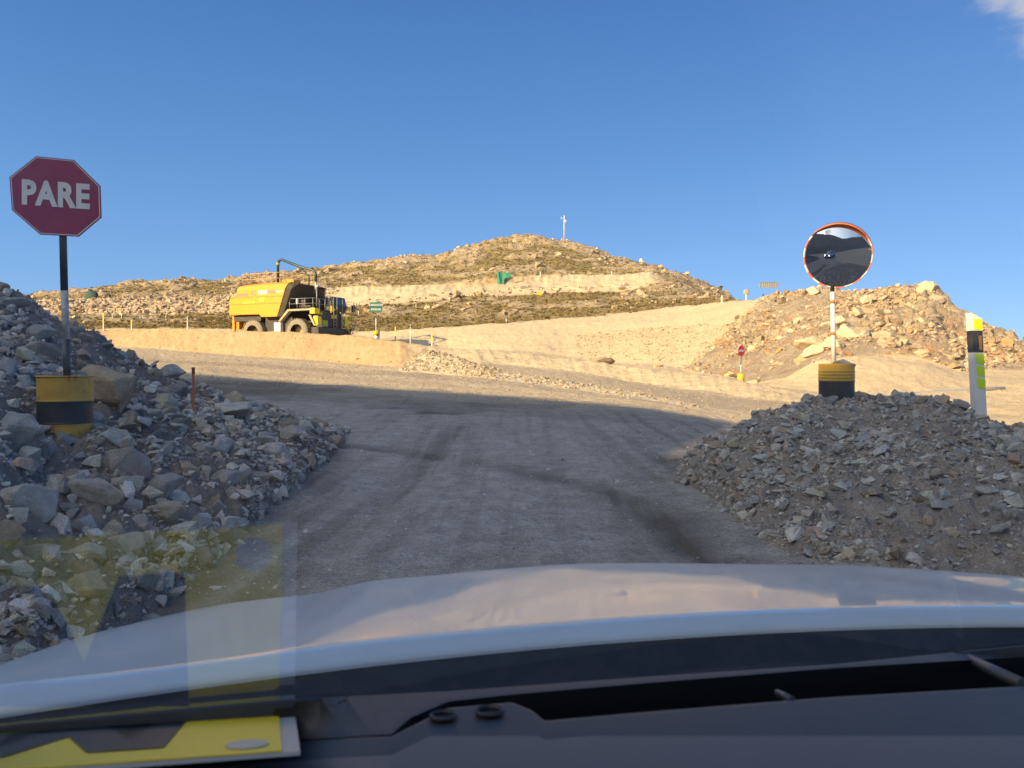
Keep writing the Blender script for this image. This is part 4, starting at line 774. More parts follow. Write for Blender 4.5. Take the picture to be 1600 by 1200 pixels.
def streaky():
    m, n, l, p = newmat('yellow drum paint with red runs'); tc = n.new('ShaderNodeTexCoord').outputs['Object']
    mp = n.new('ShaderNodeMapping'); mp.inputs['Scale'].default_value = (9, 9, 2.2); l.new(tc, mp.inputs[0])
    a = ramp(n, l, noise(n, l, 1.6, 5, .65, mp.outputs[0]), [(.58, (0, 0, 0)), (.63, (1, 1, 1))])
    b = ramp(n, l, noise(n, l, 9, 5, .7, tc), [(.4, (.56, .33, .045)), (.7, (.45, .24, .035))])
    l.new(mixc(n, l, math_(n, l, 'MULTIPLY', a, .8), b, (.30, .05, .05)), p.inputs['Base Color']); p.inputs['Roughness'].default_value = .5; return m
M['drumY'] = streaky()
stop_sign()

# ------------------------------------------------------------------ traffic mirror
def convex_mirror():
    Y = 12.; bx = (1307 - 800) / F_PX * Y; bz = 1.15
    root = empty('traffic_mirror', (bx, Y, bz), 'round convex mirror with orange hood on a white post set in a drum', 'traffic mirror')
    r = .262; zz = lambda py: CZ + (HY - py) / F_PX * (Y - r) - bz
    drum(root, 0, 0, 0, 0, r, [(zz(596), zz(568), M['yellow'], 'yellow_band'), (zz(640), zz(596), M['black'], 'black_band')], ribs=(zz(580), zz(585), zz(590), zz(595)))
    sc = Y / F_PX; pxx = lambda v: (v - 1307) * sc
    zc = CZ + (HY - 400) / F_PX * Y - bz
    MB().tube([(pxx(1303), 0, zz(575)), (pxx(1303), .06, zz(453))], .034, 16).build('post', M['chalk'], root)
    MB().tube([(pxx(1303), .06, zz(453) - .0), (pxx(1303), .07, zz(400))], .03, 12).build('post_top', M['dark'], root)
    for py in (469, 520):
        f = (py - 453) / (575 - 453); MB().tube([(pxx(1303), .06 * (1 - f), zz(py + 2.5)), (pxx(1303), .06 * (1 - f), zz(py - 2.5))], .0375, 16).build('orange_band', M['orange'], root)
    # mirror head: local z = outward normal
    a = .50; nrm = (Vector((0, 0, CZ)) - Vector((bx, Y, zc + bz))).normalized()
    nrm = Matrix.Rotation(R(7), 3, 'Z') @ nrm; nrm.z -= .06; nrm.normalize()
    q = nrm.to_track_quat('Z', 'Y').to_matrix().to_4x4(); T = Matrix.Translation((0, -.05, zc)) @ q
    dome = [(a * .955 * math.sin(t) / math.sin(R(23)), .955 * a / math.sin(R(23)) * (math.cos(t) - math.cos(R(23))) + .012) for t in [R(23) * (1 - i / 24) for i in range(25)]]
    mm, n, l, p = newmat('mirror'); p.inputs['Metallic'].default_value = 1; p.inputs['Roughness'].default_value = .02; p.inputs['Base Color'].default_value = (.66, .68, .7, 1)
    MB().lathe([(max(r_, 1e-4), z__) for r_, z__ in dome], 64, T, cap=False).build('mirror_face', mm, root)
    MB().lathe([(a * .93, -.02), (a * .97, .0), (a, .008), (a + .006, .0), (a * .985, -.03), (.05, -.06)], 64, T, cap=False).build('backing_rim', M['rimrw'], root)
    # hood over the top: tapered band
    vs = []; fs = []; N = 40; up = Vector((0, 0, 1)); u3 = (up - nrm * nrm.z).normalized(); r3 = u3.cross(nrm)  # viewer's left/right
    for i in range(N + 1):
        an = R(-52 + 130 * i / N); dirv = u3 * math.cos(an) + r3 * math.sin(an); dep = .095 * math.sin(math.pi * i / N) ** .7 + .004 if 0 < i < N else .004
        inn = .34 * dep * (.8 + .45 * math.sin(an))
        for rr_, dd in ((a + .007, 0), (a + .009 - inn, dep), (a + .013 - inn, dep), (a + .011, 0)):
            vs.append(Vector((0, -.05, zc)) + dirv * rr_ + nrm * dd)
    for i in range(N):
        for k in range(4): fs.append((i * 4 + k, i * 4 + (k + 1) % 4, (i + 1) * 4 + (k + 1) % 4, (i + 1) * 4 + k))
    MB().add(vs, fs, True).build('hood', M['orange'], root)
    MB().box(-.06, .06, .0, .1, zc - .05, zc + .05).build('mounting_bracket', M['dark'], root)
    boulder((bx + .06, Y - .02, bz + zz(569)), .52, 'flat grey stone lying on top of the mirror drum', None, (.85, .88, .95), 'stone', sc=(1, .8, .62), rot=(0, .16, .3), up=0)
def rimmat():
    m, n, l, p = newmat('red and white reflective rim'); tc = n.new('ShaderNodeTexCoord').outputs['Generated']
    w = n.new('ShaderNodeTexGradient'); w.gradient_type = 'RADIAL'; mp = n.new('ShaderNodeMapping'); mp.vector_type = 'POINT'
    mp.inputs['Location'].default_value = (-.5, -.5, -.5); l.new(tc, mp.inputs[0])
    sx = n.new('ShaderNodeSeparateXYZ'); l.new(mp.outputs[0], sx.inputs[0]); cb = n.new('ShaderNodeCombineXYZ'); l.new(sx.outputs[0], cb.inputs[0]); l.new(sx.outputs[2], cb.inputs[1])
    l.new(cb.outputs[0], w.inputs[0])
    f = math_(n, l, 'FRACT', math_(n, l, 'MULTIPLY', w.outputs['Fac'], 12), 0); g = math_(n, l, 'GREATER_THAN', f, .5)
    l.new(mixc(n, l, g, (.78, .2, .13), (.8, .74, .68)), p.inputs['Base Color']); p.inputs['Roughness'].default_value = .4; return m
M['rimrw'] = rimmat()
convex_mirror()

# ------------------------------------------------------------------ road marker post on the right mound
def marker():
    Y = 11.; p0 = P(1531, 672, Y); root = empty('road_marker_post', p0, 'white plastic road marker post with lime and yellow reflectors on the right mound', 'marker post')
    Ht = (672 - 491) / F_PX * Y; w = .148; d = .14; lean = -.075; zf = lambda py: (672 - py) / F_PX * Y
    T = Matrix.Rotation(R(0), 4, 'Z'); T = T @ Matrix(((1, 0, lean / Ht * 1.2, 0), (0, 1, 0, 0), (0, 0, 1, 0), (0, 0, 0, 1)))
    def seg(z0, z1, mat, name, par=root): return MB().prism([(-w / 2, z0), (w / 2, z0), (w / 2, z1), (-w / 2, z1)], -d / 2, d / 2, T).build(name, mat, par, bevel=.006)
    body = seg(-.15, zf(551), M['chalk'], 'body'); seg(zf(551) + .001, zf(517), M['navy'], 'black_band')
    # slanted cap
    MB().prism([(-w / 2, zf(517) + .001), (w / 2, zf(517) + .001), (w / 2, zf(498)), (-w / 2, zf(489))], -d / 2, d / 2, T).build('top', M['chalk'], root)
    def plate(x0, x1, za, zb, mat, sk=.03):
        dz = sk * (x1 - x0) / .11
        MB().prism([(x0, za + dz), (x1, za), (x1, zb), (x0, zb + dz)], -d / 2 - .006, -d / 2 - .001, T).build('reflector', mat, root)
    plate(-.045, w / 2 - .003, zf(517) + .012, zf(499), M['lemon'], .0)
    plate(.012, w / 2 - .022, zf(547), zf(525), M['amber'], .0)
    for a_, b_ in ((570, 555), (589, 574), (608, 593)): plate(-.04, w / 2 - .003, zf(a_), zf(b_), M['lime'], .03)
marker()
# orange survey stake on the left bank
def stake():
    Y = 11.5; p = P(302, 642, Y); root = empty('survey_stake', p, 'thin orange wooden stake standing among the rocks of the left bank', 'stake')
    h = (642 - 574) / F_PX * Y; MB().box(-.016, .016, -.012, .012, -.2, h).build('stick', M['stakeo'], root, bevel=.003)
    MB().box(-.019, .019, -.015, .015, h - .1, h + .001).build('painted_tip', M['rust'], root)
M['stakeo'] = paint('faded orange stake', (.5, .12, .06), .7, 0, .3, (.3, .15, .1), 10)
stake()

# ------------------------------------------------------------------ water tanker truck
def tanker():
    Yc = 75.; s = .0117; t5 = 390.   # zoomed picture units used for measuring
    # local frame: x forward, -y = side that faces the road, z up; origin under rear axle centre
    ca, sa = math.cos(R(22)), math.sin(R(22))
    ground_z = CZ + (HY - (390 + 690 / 5.3333)) / F_PX * Yc - 1.2 + .0
    sx = (340 + 290 / 5.3333 - 800) / F_PX * Yc
    # near rear wheel outer face sits at screen x = sx ; wheel plane at y=-2.75
    ox = sx + 2.75 * sa; oy = Yc + 2.75 * ca
    root = empty('water_tanker_truck', (ox, oy, ground_z), 'huge yellow mining water tanker truck parked behind the sand berm', 'tanker truck', rz=-R(22))
    Yw = paint('truck yellow paint', (.88, .33, .01), .38, 0, .12, (.6, .42, .22), 1.5, coat=.3)
    Yl = paint('bright yellow paint', (.85, .62, .03), .4, 0, .15, (.5, .38, .2), 3)
    Dk = paint('dark grey chassis', (.05, .047, .045), .7, 0, .5, (.14, .115, .09), 2)
    Dk_shade = paint('tank front painted shade', (.075, .06, .04), .6, 0, .4, (.11, .09, .07), 1)  # yellow end wall coloured dark: its shade is painted in
    Tyre = paint('dusty tyre rubber', (.25, .225, .17), .9, 0, .6, (.33, .28, .21), 3)
    Rim = paint('tan wheel hub', (.55, .42, .22), .6, 0, .4, (.4, .32, .2), 3)
    Rail = paint('pale railing', (.50, .36, .20), .6, 0, .1)
    Sl = paint('silver metal', (.33, .33, .32), .45, .3, .2); Gl = paint('cab glass', (.03, .04, .05), .08, 0, .0, coat=1); Hose = paint('green black pipe', (.015, .05, .045), .4, 0, .2)
    Lime = paint('lime plate', (.35, .42, .03), .5); Wh = M['chalk']; Br = paint('tan sill', (.5, .4, .26), .7, 0, .3)
    def add(mb, name, mat, par=root, bevel=0): return mb.build(name, mat, par, bevel=bevel)
    # tank: cross-section (y,z) lofted along x with a slanting front
    def xsec(x_bot, x_top, zb, zt, W=3.0, ch=.75):
        pts = [(-W, zb), (-W, zt - ch), (-W + ch * .35, zt - ch * .3), (-W + ch, zt), (W - ch, zt), (W - ch * .35, zt - ch * .3), (W, zt - ch), (W, zb)]
        return [(x_bot + (x_top - x_bot) * (z__ - zb) / (zt - zb), y, z__) for y, z__ in pts]
    secs = [xsec(-2.62, -2.62, 2.95, 5.05), xsec(-2.5, -2.5, 2.93, 5.2), xsec(-1.85, -1.85, 2.93, 5.28), xsec(-1.7, -1.7, 2.93, 5.85, ch=.6), xsec(1.0, 1.0, 2.93, 5.98, ch=.6), xsec(1.3, 1.3, 2.66, 6.0, ch=.6), xsec(3.15, 4.35, 2.66, 5.98, ch=.6)]
    mb = MB(); vs = [v for sct in secs for v in sct]; n = 8
    fs = [(i * n + k, i * n + (k + 1) % n, (i + 1) * n + (k + 1) % n, (i + 1) * n + k) for i in range(len(secs) - 1) for k in range(n)] + [tuple(range(n))]
    tank = add(mb.add(vs, fs), 'tank', Yw, bevel=.03)
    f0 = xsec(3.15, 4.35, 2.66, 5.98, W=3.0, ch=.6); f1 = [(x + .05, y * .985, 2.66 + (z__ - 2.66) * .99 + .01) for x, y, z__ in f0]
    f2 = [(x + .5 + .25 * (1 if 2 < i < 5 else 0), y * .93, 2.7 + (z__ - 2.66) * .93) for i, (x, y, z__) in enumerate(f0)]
    add(MB().add(f1 + f2, [(k, (k + 1) % 8, 8 + (k + 1) % 8, 8 + k) for k in range(8)] + [tuple(range(8, 16))]), 'tank_front', Dk_shade)
    for zb in (3.95, 4.62): add(MB().box(-2.5, 3.3 + (zb - 2.66) * .34, -3.03, -3.002, zb - .02, zb + .02), 'side_seam', paint('seam', (.4, .22, .05), .6), tank)
    add(MB().box(-.9, .6, -3.035, -3.004, 4.02, 4.16), 'yellow_patch', Yl, tank); add(MB().box(1.1, 1.7, -3.035, -3.004, 4.1, 4.55), 'yellow_patch', Yl, tank)
    Tm = lambda x, zc: Matrix.Translation((x, -3.02, zc)) @ FACE
    pur = paint('purple lettering', (.38, .22, .30), .6)
    text_mesh('tank_lettering', 'CARRIER', .36, pur, tank, Tm(-1.2, 4.86), .012, .004, 1.3)
    text_mesh('tank_lettering', 'C', .6, pur, tank, Tm(.35, 4.98), .02, .004, 1.2)
    text_mesh('tank_number', '1500', .5, Wh, tank, Tm(1.45, 5.02), .03, .004, 1.15)
    text_mesh('tank_lettering', 'GAL', .42, pur, tank, Tm(2.55, 5.06), .02, .004, 1.2)
    text_mesh('tank_lettering', 'AGUA', .3, Wh, tank, Tm(3.45, 5.06), .01, .004, 1.1)
    # top rail
    mb = MB()
    for x in np.arange(-1.7, 4.6, 1.0):
        for y in (-2.2, 2.2): mb.tube([(x, y, 5.95), (x, y, 7.0)], .035, 6)
    for zz in (6.45, 7.0):
        mb.tube([(-1.7, -2.2, zz), (4.3, -2.2, zz), (4.3, 2.2, zz), (-1.7, 2.2, zz), (-1.7, -2.2, zz)], .032, 6)
    add(mb, 'top_railing', Rail, tank)
    add(MB().box(3.0, 4.3, -2.0, -.9, 5.99, 6.3), 'manhole_box', Yw, tank, .03)
    add(MB().box(-.5, .8, -.6, .6, 5.99, 6.2), 'manhole', Dk, tank, .03)
    # filling pipe arm
    arm = add(MB().tube([(.85, 0, 6.35), (.85, 0, 8.2), (1.0, 0, 8.5), (1.3, -.02, 8.6), (3.9, -.1, 7.65), (5.0, -.1, 7.4), (5.35, -.1, 7.2), (5.5, -.1, 6.9), (5.5, -.1, 6.2)], .13, 10), 'filling_pipe', Hose)
    add(MB().tube([(3.7, -.1, 7.65), (4.7, -.1, 6.75), (4.7, -.1, 5.9)], .06, 6), 'pipe_strut', Hose, arm)
    add(MB().tube([(.85, 0, 8.05), (.85, 0, 8.3)], .17, 10), 'pipe_collar', Lime, arm)
    add(MB().tube([(5.5, -.1, 6.6), (5.5, -.1, 5.6), (5.3, -.1, 5.0)], .11, 8), 'lower_pipe', Sl, arm)
    # chassis
    add(MB().box(-2.3, 7.0, -1.2, 1.2, 1.3, 2.3), 'chassis', Dk, bevel=.05)
    add(MB().box(-2.45, .9, -2.6, 2.6, 2.3, 2.9).box(1.2, 4.4, -2.3, 2.3, 1.0, 2.64), 'sub_frame', Dk, bevel=.03)
    add(MB().box(-2.6, -2.35, -2.6, -2.4, 1.0, 2.9).box(-2.6, -2.35, 2.4, 2.6, 1.0, 2.9).box(-2.75, -2.3, -2.6, 2.6, 1.0, 1.2).box(-2.7, -2.4, -1.9, -1.2, 1.6, 2.4), 'rear_spray_frame', Yw)
    # wheels
    def wheel(x, y, side, w=.85):
        w_ = empty('wheel', (x, y, 1.2), None, None); w_.parent = root; Mx = Matrix.Rotation(R(90), 4, 'X')
        prof = [(.70, -w / 2), (1.05, -w / 2), (1.17, -w / 2 + .07), (1.22, -w / 2 + .16), (1.22, w / 2 - .16), (1.17, w / 2 - .07), (1.05, w / 2), (.70, w / 2)]
        t_ = MB().lathe(prof, 48, Mx, cap=False)
        for i in range(30):
            a = 2 * math.pi * i / 30; Ra = Matrix.Rotation(a, 4, 'Y')
            t_.box(-.07, .07, -w / 2 + .02, w / 2 - .02, 1.19, 1.27, Ra)
        t_.build('tyre', Tyre, w_)
        MB().lathe([(.71, -w / 2 + .06), (.60, -w / 2 + .14), (.5, -w / 2 + .3), (.3, -w / 2 + .12), (.1, -w / 2 + .05), (.01, -w / 2 + .05)] if side < 0 else [(.71, w / 2 - .06), (.60, w / 2 - .14), (.5, w / 2 - .3), (.3, w / 2 - .12), (.1, w / 2 - .05), (.01, w / 2 - .05)], 32, Mx, cap=False).build('rim', Rim, w_)
    return root, wheel, add, dict(Yw=Yw, Yl=Yl, Dk=Dk, Rail=Rail, Sl=Sl, Gl=Gl, Lime=Lime, Br=Br, Wh=Wh, Tyre=Tyre)
def finish_tanker():
    root, wheel, add, m = tanker(); Dk, Rail, Sl, Br = m['Dk'], m['Rail'], m['Sl'], m['Br']
    wheel(0, -2.3, -1, 1.0); wheel(0, 2.3, 1, 1.0); wheel(5.2, -2.3, -1); wheel(5.2, 2.3, 1)
    add(MB().box(2.6, 3.0, -2.75, -2.3, 1.05, 2.1).box(3.05, 3.35, -2.75, -2.3, 1.05, 2.1), 'side_box', m['Wh'], bevel=.02)
    add(MB().tube([(.3, -2.5, 2.2), (.3, -2.5, 2.95), (0, -2.5, 2.98)], .06, 6).tube([(-.5, -2.5, 2.2), (-.5, -2.5, 2.9)], .04, 6), 'spray_pipe', m['Wh'])
    sill = add(MB().prism([(3.1, 2.2), (3.35, 2.2), (4.35, 3.15), (7.0, 3.2), (7.0, 3.34), (4.2, 3.34)], -2.78, -2.3), 'fender', Br, bevel=.02)
    add(MB().prism([(3.1, 2.2), (3.35, 2.2), (4.35, 3.15), (7.0, 3.2), (7.0, 3.34), (4.2, 3.34)], 2.3, 2.78), 'fender', Br, bevel=.02)
    add(MB().box(4.1, 7.1, -2.28, 2.28, 3.12, 3.3), 'deck', Dk)
    add(MB().box(6.4, 7.3, -1.5, 1.6, 1.25, 3.1), 'radiator', Dk, bevel=.06)
    add(MB().box(6.9, 7.7, -2.7, 2.75, 1.0, 1.6), 'bumper', Dk, bevel=.05)
    add(MB().box(6.75, 7.3, -2.75, -1.9, 2.85, 3.4), 'lamp_box', m['Yl'], bevel=.04)
    add(MB().box(7.0, 7.5, -2.55, -1.95, 1.75, 2.65), 'front_light_housing', m['Yl'], bevel=.05)
    add(MB().box(7.0, 7.5, 2.0, 2.6, 1.75, 2.65), 'front_light_housing', m['Yl'], bevel=.05)
    add(MB().prism([(6.6, 2.75), (6.8, 2.75), (7.3, 1.9), (7.1, 1.9)], -2.74, -2.56), 'light_strut', Br)
    add(MB().prism([(-.5, 0), (.2, .38), (.2, -.32)], 7.25, 7.4, Matrix.Translation((0, 0, 3.4)) @ Matrix.Rotation(R(90), 4, 'Z') @ Matrix.Rotation(R(180), 4, 'Z')), 'side_marker', m['Yl'])
    add(MB().box(7.2, 7.35, -.1, .75, 2.55, 2.9), 'front_plate', m['Yl'], bevel=.02)
    add(MB().box(7.12, 7.28, -1.75, -.7, 2.78, 3.1).box(7.3, 7.4, -1.6, -.8, 1.7, 2.3), 'lime_panel', m['Lime'])
    add(MB().tube([(7.5, 1.35, 3.1), (7.55, 1.4, 2.2), (8.0, 2.2, 1.1)], .09, 6).tube([(7.5, 1.1, 3.2), (7.5, 1.4, 3.0)], .08, 6), 'lime_handrail', m['Lime'])
    add(MB().box(7.4, 7.6, 2.55, 3.1, 2.5, 2.85), 'lime_lamp', m['Lime'])
    # cab with windows
    cab = add(MB().prism([(5.3, 3.3), (7.1, 3.3), (7.25, 3.8), (7.0, 4.75), (5.4, 4.85)], .45, 2.65), 'cab', paint('cab paint', (.045, .05, .045), .5, 0, .3, (.12, .11, .09), 3), bevel=.06)
    add(MB().add([(7.27, .7, 3.85), (7.27, 2.45, 3.85), (7.08, 2.4, 4.6), (7.08, .75, 4.6)], [(0, 1, 2, 3)]), 'cab_windscreen', m['Gl'], cab)
    add(MB().add([(5.6, .42, 3.8), (7.0, .42, 3.8), (6.8, .42, 4.6), (5.6, .42, 4.6)], [(0, 1, 2, 3)]), 'cab_side_window', m['Gl'], cab)
    add(MB().box(4.9, 6.2, -1.9, -.3, 3.3, 3.75).box(4.9, 5.6, -1.9, -1.4, 3.7, 4.3), 'engine_hood', Dk, bevel=.04)
    add(MB().lathe([(.2, 3.3), (.2, 4.3), (.05, 4.35)], 12, Matrix.Translation((5.9, .1, 0))), 'air_filter', Dk)
    add(MB().box(4.75, 4.95, -2.2, -2.0, 3.9, 4.4), 'white_lamp', m['Wh']); add(MB().tube([(5.3, -2.3, 3.3), (5.3, -2.3, 3.75)], .07, 8), 'red_extinguisher', M['red'])
    mb = MB()
    for x, y in [(4.3, -2.6), (5.2, -2.6), (6.1, -2.6), (7.0, -2.6), (7.0, -1.6), (7.0, -.7), (7.0, .2)]: mb.tube([(x, y, 3.3), (x, y, 4.35)], .028, 6)
    for zz in (3.85, 4.35): mb.tube([(4.3, -2.6, zz), (7.0, -2.6, zz), (7.0, .2, zz)], .025, 6)
    add(mb, 'deck_railing', Sl)
    mb = MB()
    for y in (-.05, .5, 1.45, 2.2): mb.tube([(7.55, y, 1.1 if y < .8 else 3.0), (7.55, y, 4.7)], .03, 6)
    for y0, y1 in ((-.05, .5),):
        for zz in np.arange(1.3, 3.2, .32): mb.tube([(7.55, y0, zz), (7.55, y1, zz)], .028, 6)
    mb.tube([(7.6, 1.3, .9), (7.6, 1.3, 3.1)], .05, 6); add(mb, 'front_ladder', Sl)
    mb = MB()
    for y in (2.9, 3.25):
        mb.tube([(7.4, y, 1.0), (7.9, y, 2.2), (7.9, y, 4.3), (7.2, y, 4.4)], .035, 6)
    for zz in np.arange(1.2, 4.2, .4): mb.tube([(7.7, 2.9, zz), (7.7, 3.25, zz)], .03, 6)
    mb.tube([(7.2, 2.9, 3.6), (7.9, 3.25, 3.6)], .03, 6); add(mb, 'side_ladder', Sl)
    add(MB().box(7.3, 7.6, 3.35, 3.6, 3.4, 4.1), 'wing_mirror', Dk, bevel=.03)
    add(MB().tube([(6.2, -.9, 3.3), (6.2, -.9, 5.9)], .05, 6).box(6.1, 6.35, -1.0, -.7, 5.55, 5.75), 'lamp_mast', Sl)
    add(MB().tube([(6.9, .1, 3.3), (6.9, .1, 5.6)], .02, 5).tube([(6.9, -.5, 3.3), (6.9, -.5, 5.9)], .02, 5), 'whip_aerial', Sl)
finish_tanker()

# ------------------------------------------------------------------ small roadside things
def stake_post(px, top, bot, Y, label, group, parts, w=.07, name='marker_stake'):
    zb = min(P(px, bot, Y).z, gz(px, Y) + .25); p = P(px, bot, Y); p.z = zb; H = P(px, top, Y).z - zb
    root = empty(name, p, label, 'stake', group)
    for (f0, f1, mt, nm) in parts: MB().box(-w / 2, w / 2, -w / 2, w / 2, f0 * H - (.3 if f0 == 0 else 0), f1 * H).build(nm, mt, root)
YW = [(0, .35, M['post'], 'base'), (.352, 1, M['stake'], 'yellow_part')]
stake_post(161.6, 489, 514, 62.6, 'tall yellow marker stake on the sand berm nearest the left rubble bank', 'berm stakes', [(0, .3, M['chalk'], 'base'), (.302, 1, M['stake'], 'yellow_part')])
stake_post(205.4, 500, 514, 62.4, 'short yellow marker stake on the sand berm, second from the left', 'berm stakes', [(0, .3, M['chalk'], 'base'), (.302, 1, M['stake'], 'yellow_part')])
stake_post(293, 494, 514.5, 61.2, 'white marker stake on the sand berm left of the tanker truck', 'berm stakes', [(0, .6, M['chalk'], 'base'), (.602, 1, M['postw'], 'top_part')])
stake_post(617.7, 511, 533, 54.2, 'yellow and black marker stake at the end of the sand berm', 'berm stakes', YW)
stake_post(641, 506, 527, 60, 'thin white marker stake beside the mottled dark boulder', 'berm stakes', [(0, .8, M['chalk'], 'base'), (.802, 1, M['postw'], 'top_part')], .06)
stake_post(674.7, 520, 541, 54, 'yellow topped marker stake on the ribbed berm behind the gravel heap', 'berm stakes', [(0, .4, M['chalk'], 'base'), (.402, 1, M['stake'], 'yellow_part')])
stake_post(1127.6, 462, 473, 76, 'small white post on the crest left of the small mirror', 'crest posts', [(0, 1, M['chalk'], 'post')], .12, 'crest_post')
stake_post(1192.5, 459, 468, 67, 'short post with dark tip on the crest under the grey board', 'crest posts', [(0, .5, M['chalk'], 'base'), (.5, 1, M['post'], 'dark_tip')], .09, 'crest_post')
for px, t_, b_, Y, lab in [(200, 460, 470, 150, 'white post on the bench edge, furthest left'), (295.6, 461, 468, 150, 'white post on the bench edge left of the tanker truck'), (955.7, 424, 431, 146, 'white post on the bench edge right of the summit'), (844, 424, 431, 147, 'white post on the bench edge below the summit')]:
    stake_post(px, t_, b_, Y, lab, 'bench edge posts', [(0, 1, M['chalk'], 'post')], .12, 'bench_post')
for px, b_, Y in [(176, 498, 120), (190, 499, 119), (223, 500, 118), (259, 500, 118), (243, 501, 117), (600, 489, 119), (625, 486, 119), (650, 482, 120), (560, 493, 116)]:
    stake_post(px, b_ - 7, b_ + 2, Y, 'faint thin white post in the dry grass below the bench, %s' % {176: 'leftmost', 190: 'second from the left', 223: 'third from the left', 243: 'fourth from the left', 259: 'fifth from the left', 560: 'nearest the tanker cab', 600: 'right of the green sign', 625: 'second from the right', 650: 'rightmost'}[px], 'faint posts below the bench', [(0, 1, M['chalk'], 'post')], .07, 'bench_post')
def board_on_drum():
    Y = 57; px = 587.5; p = P(px, 529, Y); p.z = min(p.z, gz(px, Y) + .1); b = p.z; zz = lambda v: P(px, v, Y).z - b; sc = Y / F_PX
    root = empty('roadside_sign', p, 'green sign board with two lines of white lettering on a pole in a yellow drum', 'sign')
    MB().lathe([(.22, -.1), (.22, zz(517.5))], 20, Matrix.Translation((.06, .02, 0))).build('drum', M['steel'], root)
    MB().lathe([(.235, zz(524.5)), (.235, zz(517))], 20, Matrix.Translation((.03, .0, 0))).build('yellow_band', M['stake2'], root)
    MB().tube([(0, 0, zz(518)), (0, 0, zz(497))], .035, 8).build('white_pole', M['chalk'], root); MB().tube([(0, 0, zz(497)), (0, 0, zz(474))], .035, 8).build('pole', M['post'], root)
    bd = MB().box(-.47, .47, -.06, -.03, zz(487.5), zz(472.3)).build('board', M['green'], root)
    c = (zz(487.5) + zz(472.3)) / 2
    text_mesh('lettering', 'CARGUIO DE', .19, M['white'], bd, Matrix.Translation((0, -.065, c + .15)) @ FACE, .004, .002, .9)
    text_mesh('lettering', 'AGUA', .21, M['white'], bd, Matrix.Translation((0, -.065, c - .17)) @ FACE, .004, .002, 1.3)
    MB().box(-.45, .45, -.064, -.061, c - .02, c + .02).build('divider', M['dark'], bd)
M['stake2'] = paint('bright yellow drum', (.9, .5, .01), .5, 0, .1)
board_on_drum()
def round_red_sign():
    Y = 38.6; px = 1157.5; p = P(px, 591, Y); b = p.z = min(p.z, gz(px, Y) + .05); zz = lambda v: P(px, v, Y).z - b
    root = empty('round_sign', p, 'small red round sign with a white bar on a post in a yellow base', 'sign')
    MB().lathe([(.17, -.1), (.17, zz(584))], 18).build('yellow_base', M['stake2'], root)
    MB().tube([(0, 0, zz(584.5)), (0, 0, zz(570))], .025, 8).build('white_pole', M['chalk'], root); MB().tube([(0, 0, zz(570)), (.03, 0, zz(555))], .022, 8).build('pole', M['post'], root)
    T = Matrix.Translation((.03, 0, zz(548))) @ Matrix.Rotation(R(38), 4, 'Z')
    d = MB().lathe([(.27, -.006), (.27, .006)], 28, T @ FACE).build('disc', M['redb'], root)
    MB().box(-.2, .2, -.012, -.007, -.05, .05, T).build('white_bar', M['white'], d)
M['redb'] = paint('bright red', (.75, .02, .03), .5, 0, .08)
round_red_sign()
def grey_board():
    Y = 78; px = 1201; p = P(px, 466, Y); b = p.z = gz(px, Y); zz = lambda v: P(px, v, Y).z - b; w = 15 / F_PX * Y
    root = empty('board_sign', p, 'long grey weathered board seen from behind above the crest of the far road', 'sign board')
    MB().box(-w, w, -.03, .03, zz(449), zz(441.3)).build('board', M['grey'], root)
    mb = MB()
    for x in np.linspace(-w + .1, w - .1, 9): mb.box(x - .03, x + .03, -.07, -.031, zz(448.6), zz(441.8))
    mb.build('slat', M['steel'], root)
    MB().box(-w, w, -.08, -.032, zz(449.3), zz(448.7)).box(-w, w, -.08, -.032, zz(441.8), zz(441.1)).build('frame', M['grey'], root)
    for x in (-w * .45, w * .45): MB().tube([(x, 0, -.5), (x, 0, zz(449))], .012, 5).build('post', M['steel'], root)
grey_board()
def far_mirror():
    Y = 73; px = 1166; p = P(px, 470, Y); b = p.z = gz(px, Y); zz = lambda v: P(px, v, Y).z - b
    root = empty('far_traffic_mirror', p, 'small round traffic mirror on a white post at the top of the far road', 'traffic mirror')
    MB().tube([(0, 0, -.3), (0, 0, zz(460))], .05, 8).build('post', M['chalk'], root)
    MB().lathe([(.28, -.02), (.28, .0), (.2, .04), (.01, .06)], 24, Matrix.Translation((0, 0, zz(456.5))) @ Matrix.Rotation(R(-20), 4, 'Z') @ FACE).build('mirror_face', M['grey'], root)
far_mirror()
def yellow_board():
    Y = 131; px = 842.5; p = P(px, 464, Y); b = p.z = gz(px, Y); top = P(px, 455, Y).z - b; s = .38
    root = empty('warning_sign', p, 'yellow pentagonal warning sign on two posts at the foot of the bench cut', 'sign')
    MB().prism([(-s * 1.1, top - .8), (s * 1.1, top - .8), (s * 1.1, top - .3), (0, top), (-s * 1.1, top - .3)], -.04, 0).build('board', M['stake2'], root)
    for x in (-.25, .25): MB().tube([(x, .04, -.3), (x, .04, top - .4)], .04, 6).build('post', M['steel'], root)
yellow_board()
def dark_head_post():
    Y = 89; px = 791; p = P(px, 510, Y); b = p.z = gz(px, Y); zz = lambda v: P(px, v, Y).z - b
    root = empty('round_marker', p, 'thin post with a dark round sign at the edge of the grassy slope', 'sign')
    MB().tube([(0, 0, -.4), (0, 0, zz(492))], .03, 6).build('post', M['steel'], root)
    MB().lathe([(.24, -.01), (.24, .01)], 20, Matrix.Translation((0, -.04, zz(490))) @ FACE).build('disc', M['dark'], root)
dark_head_post()
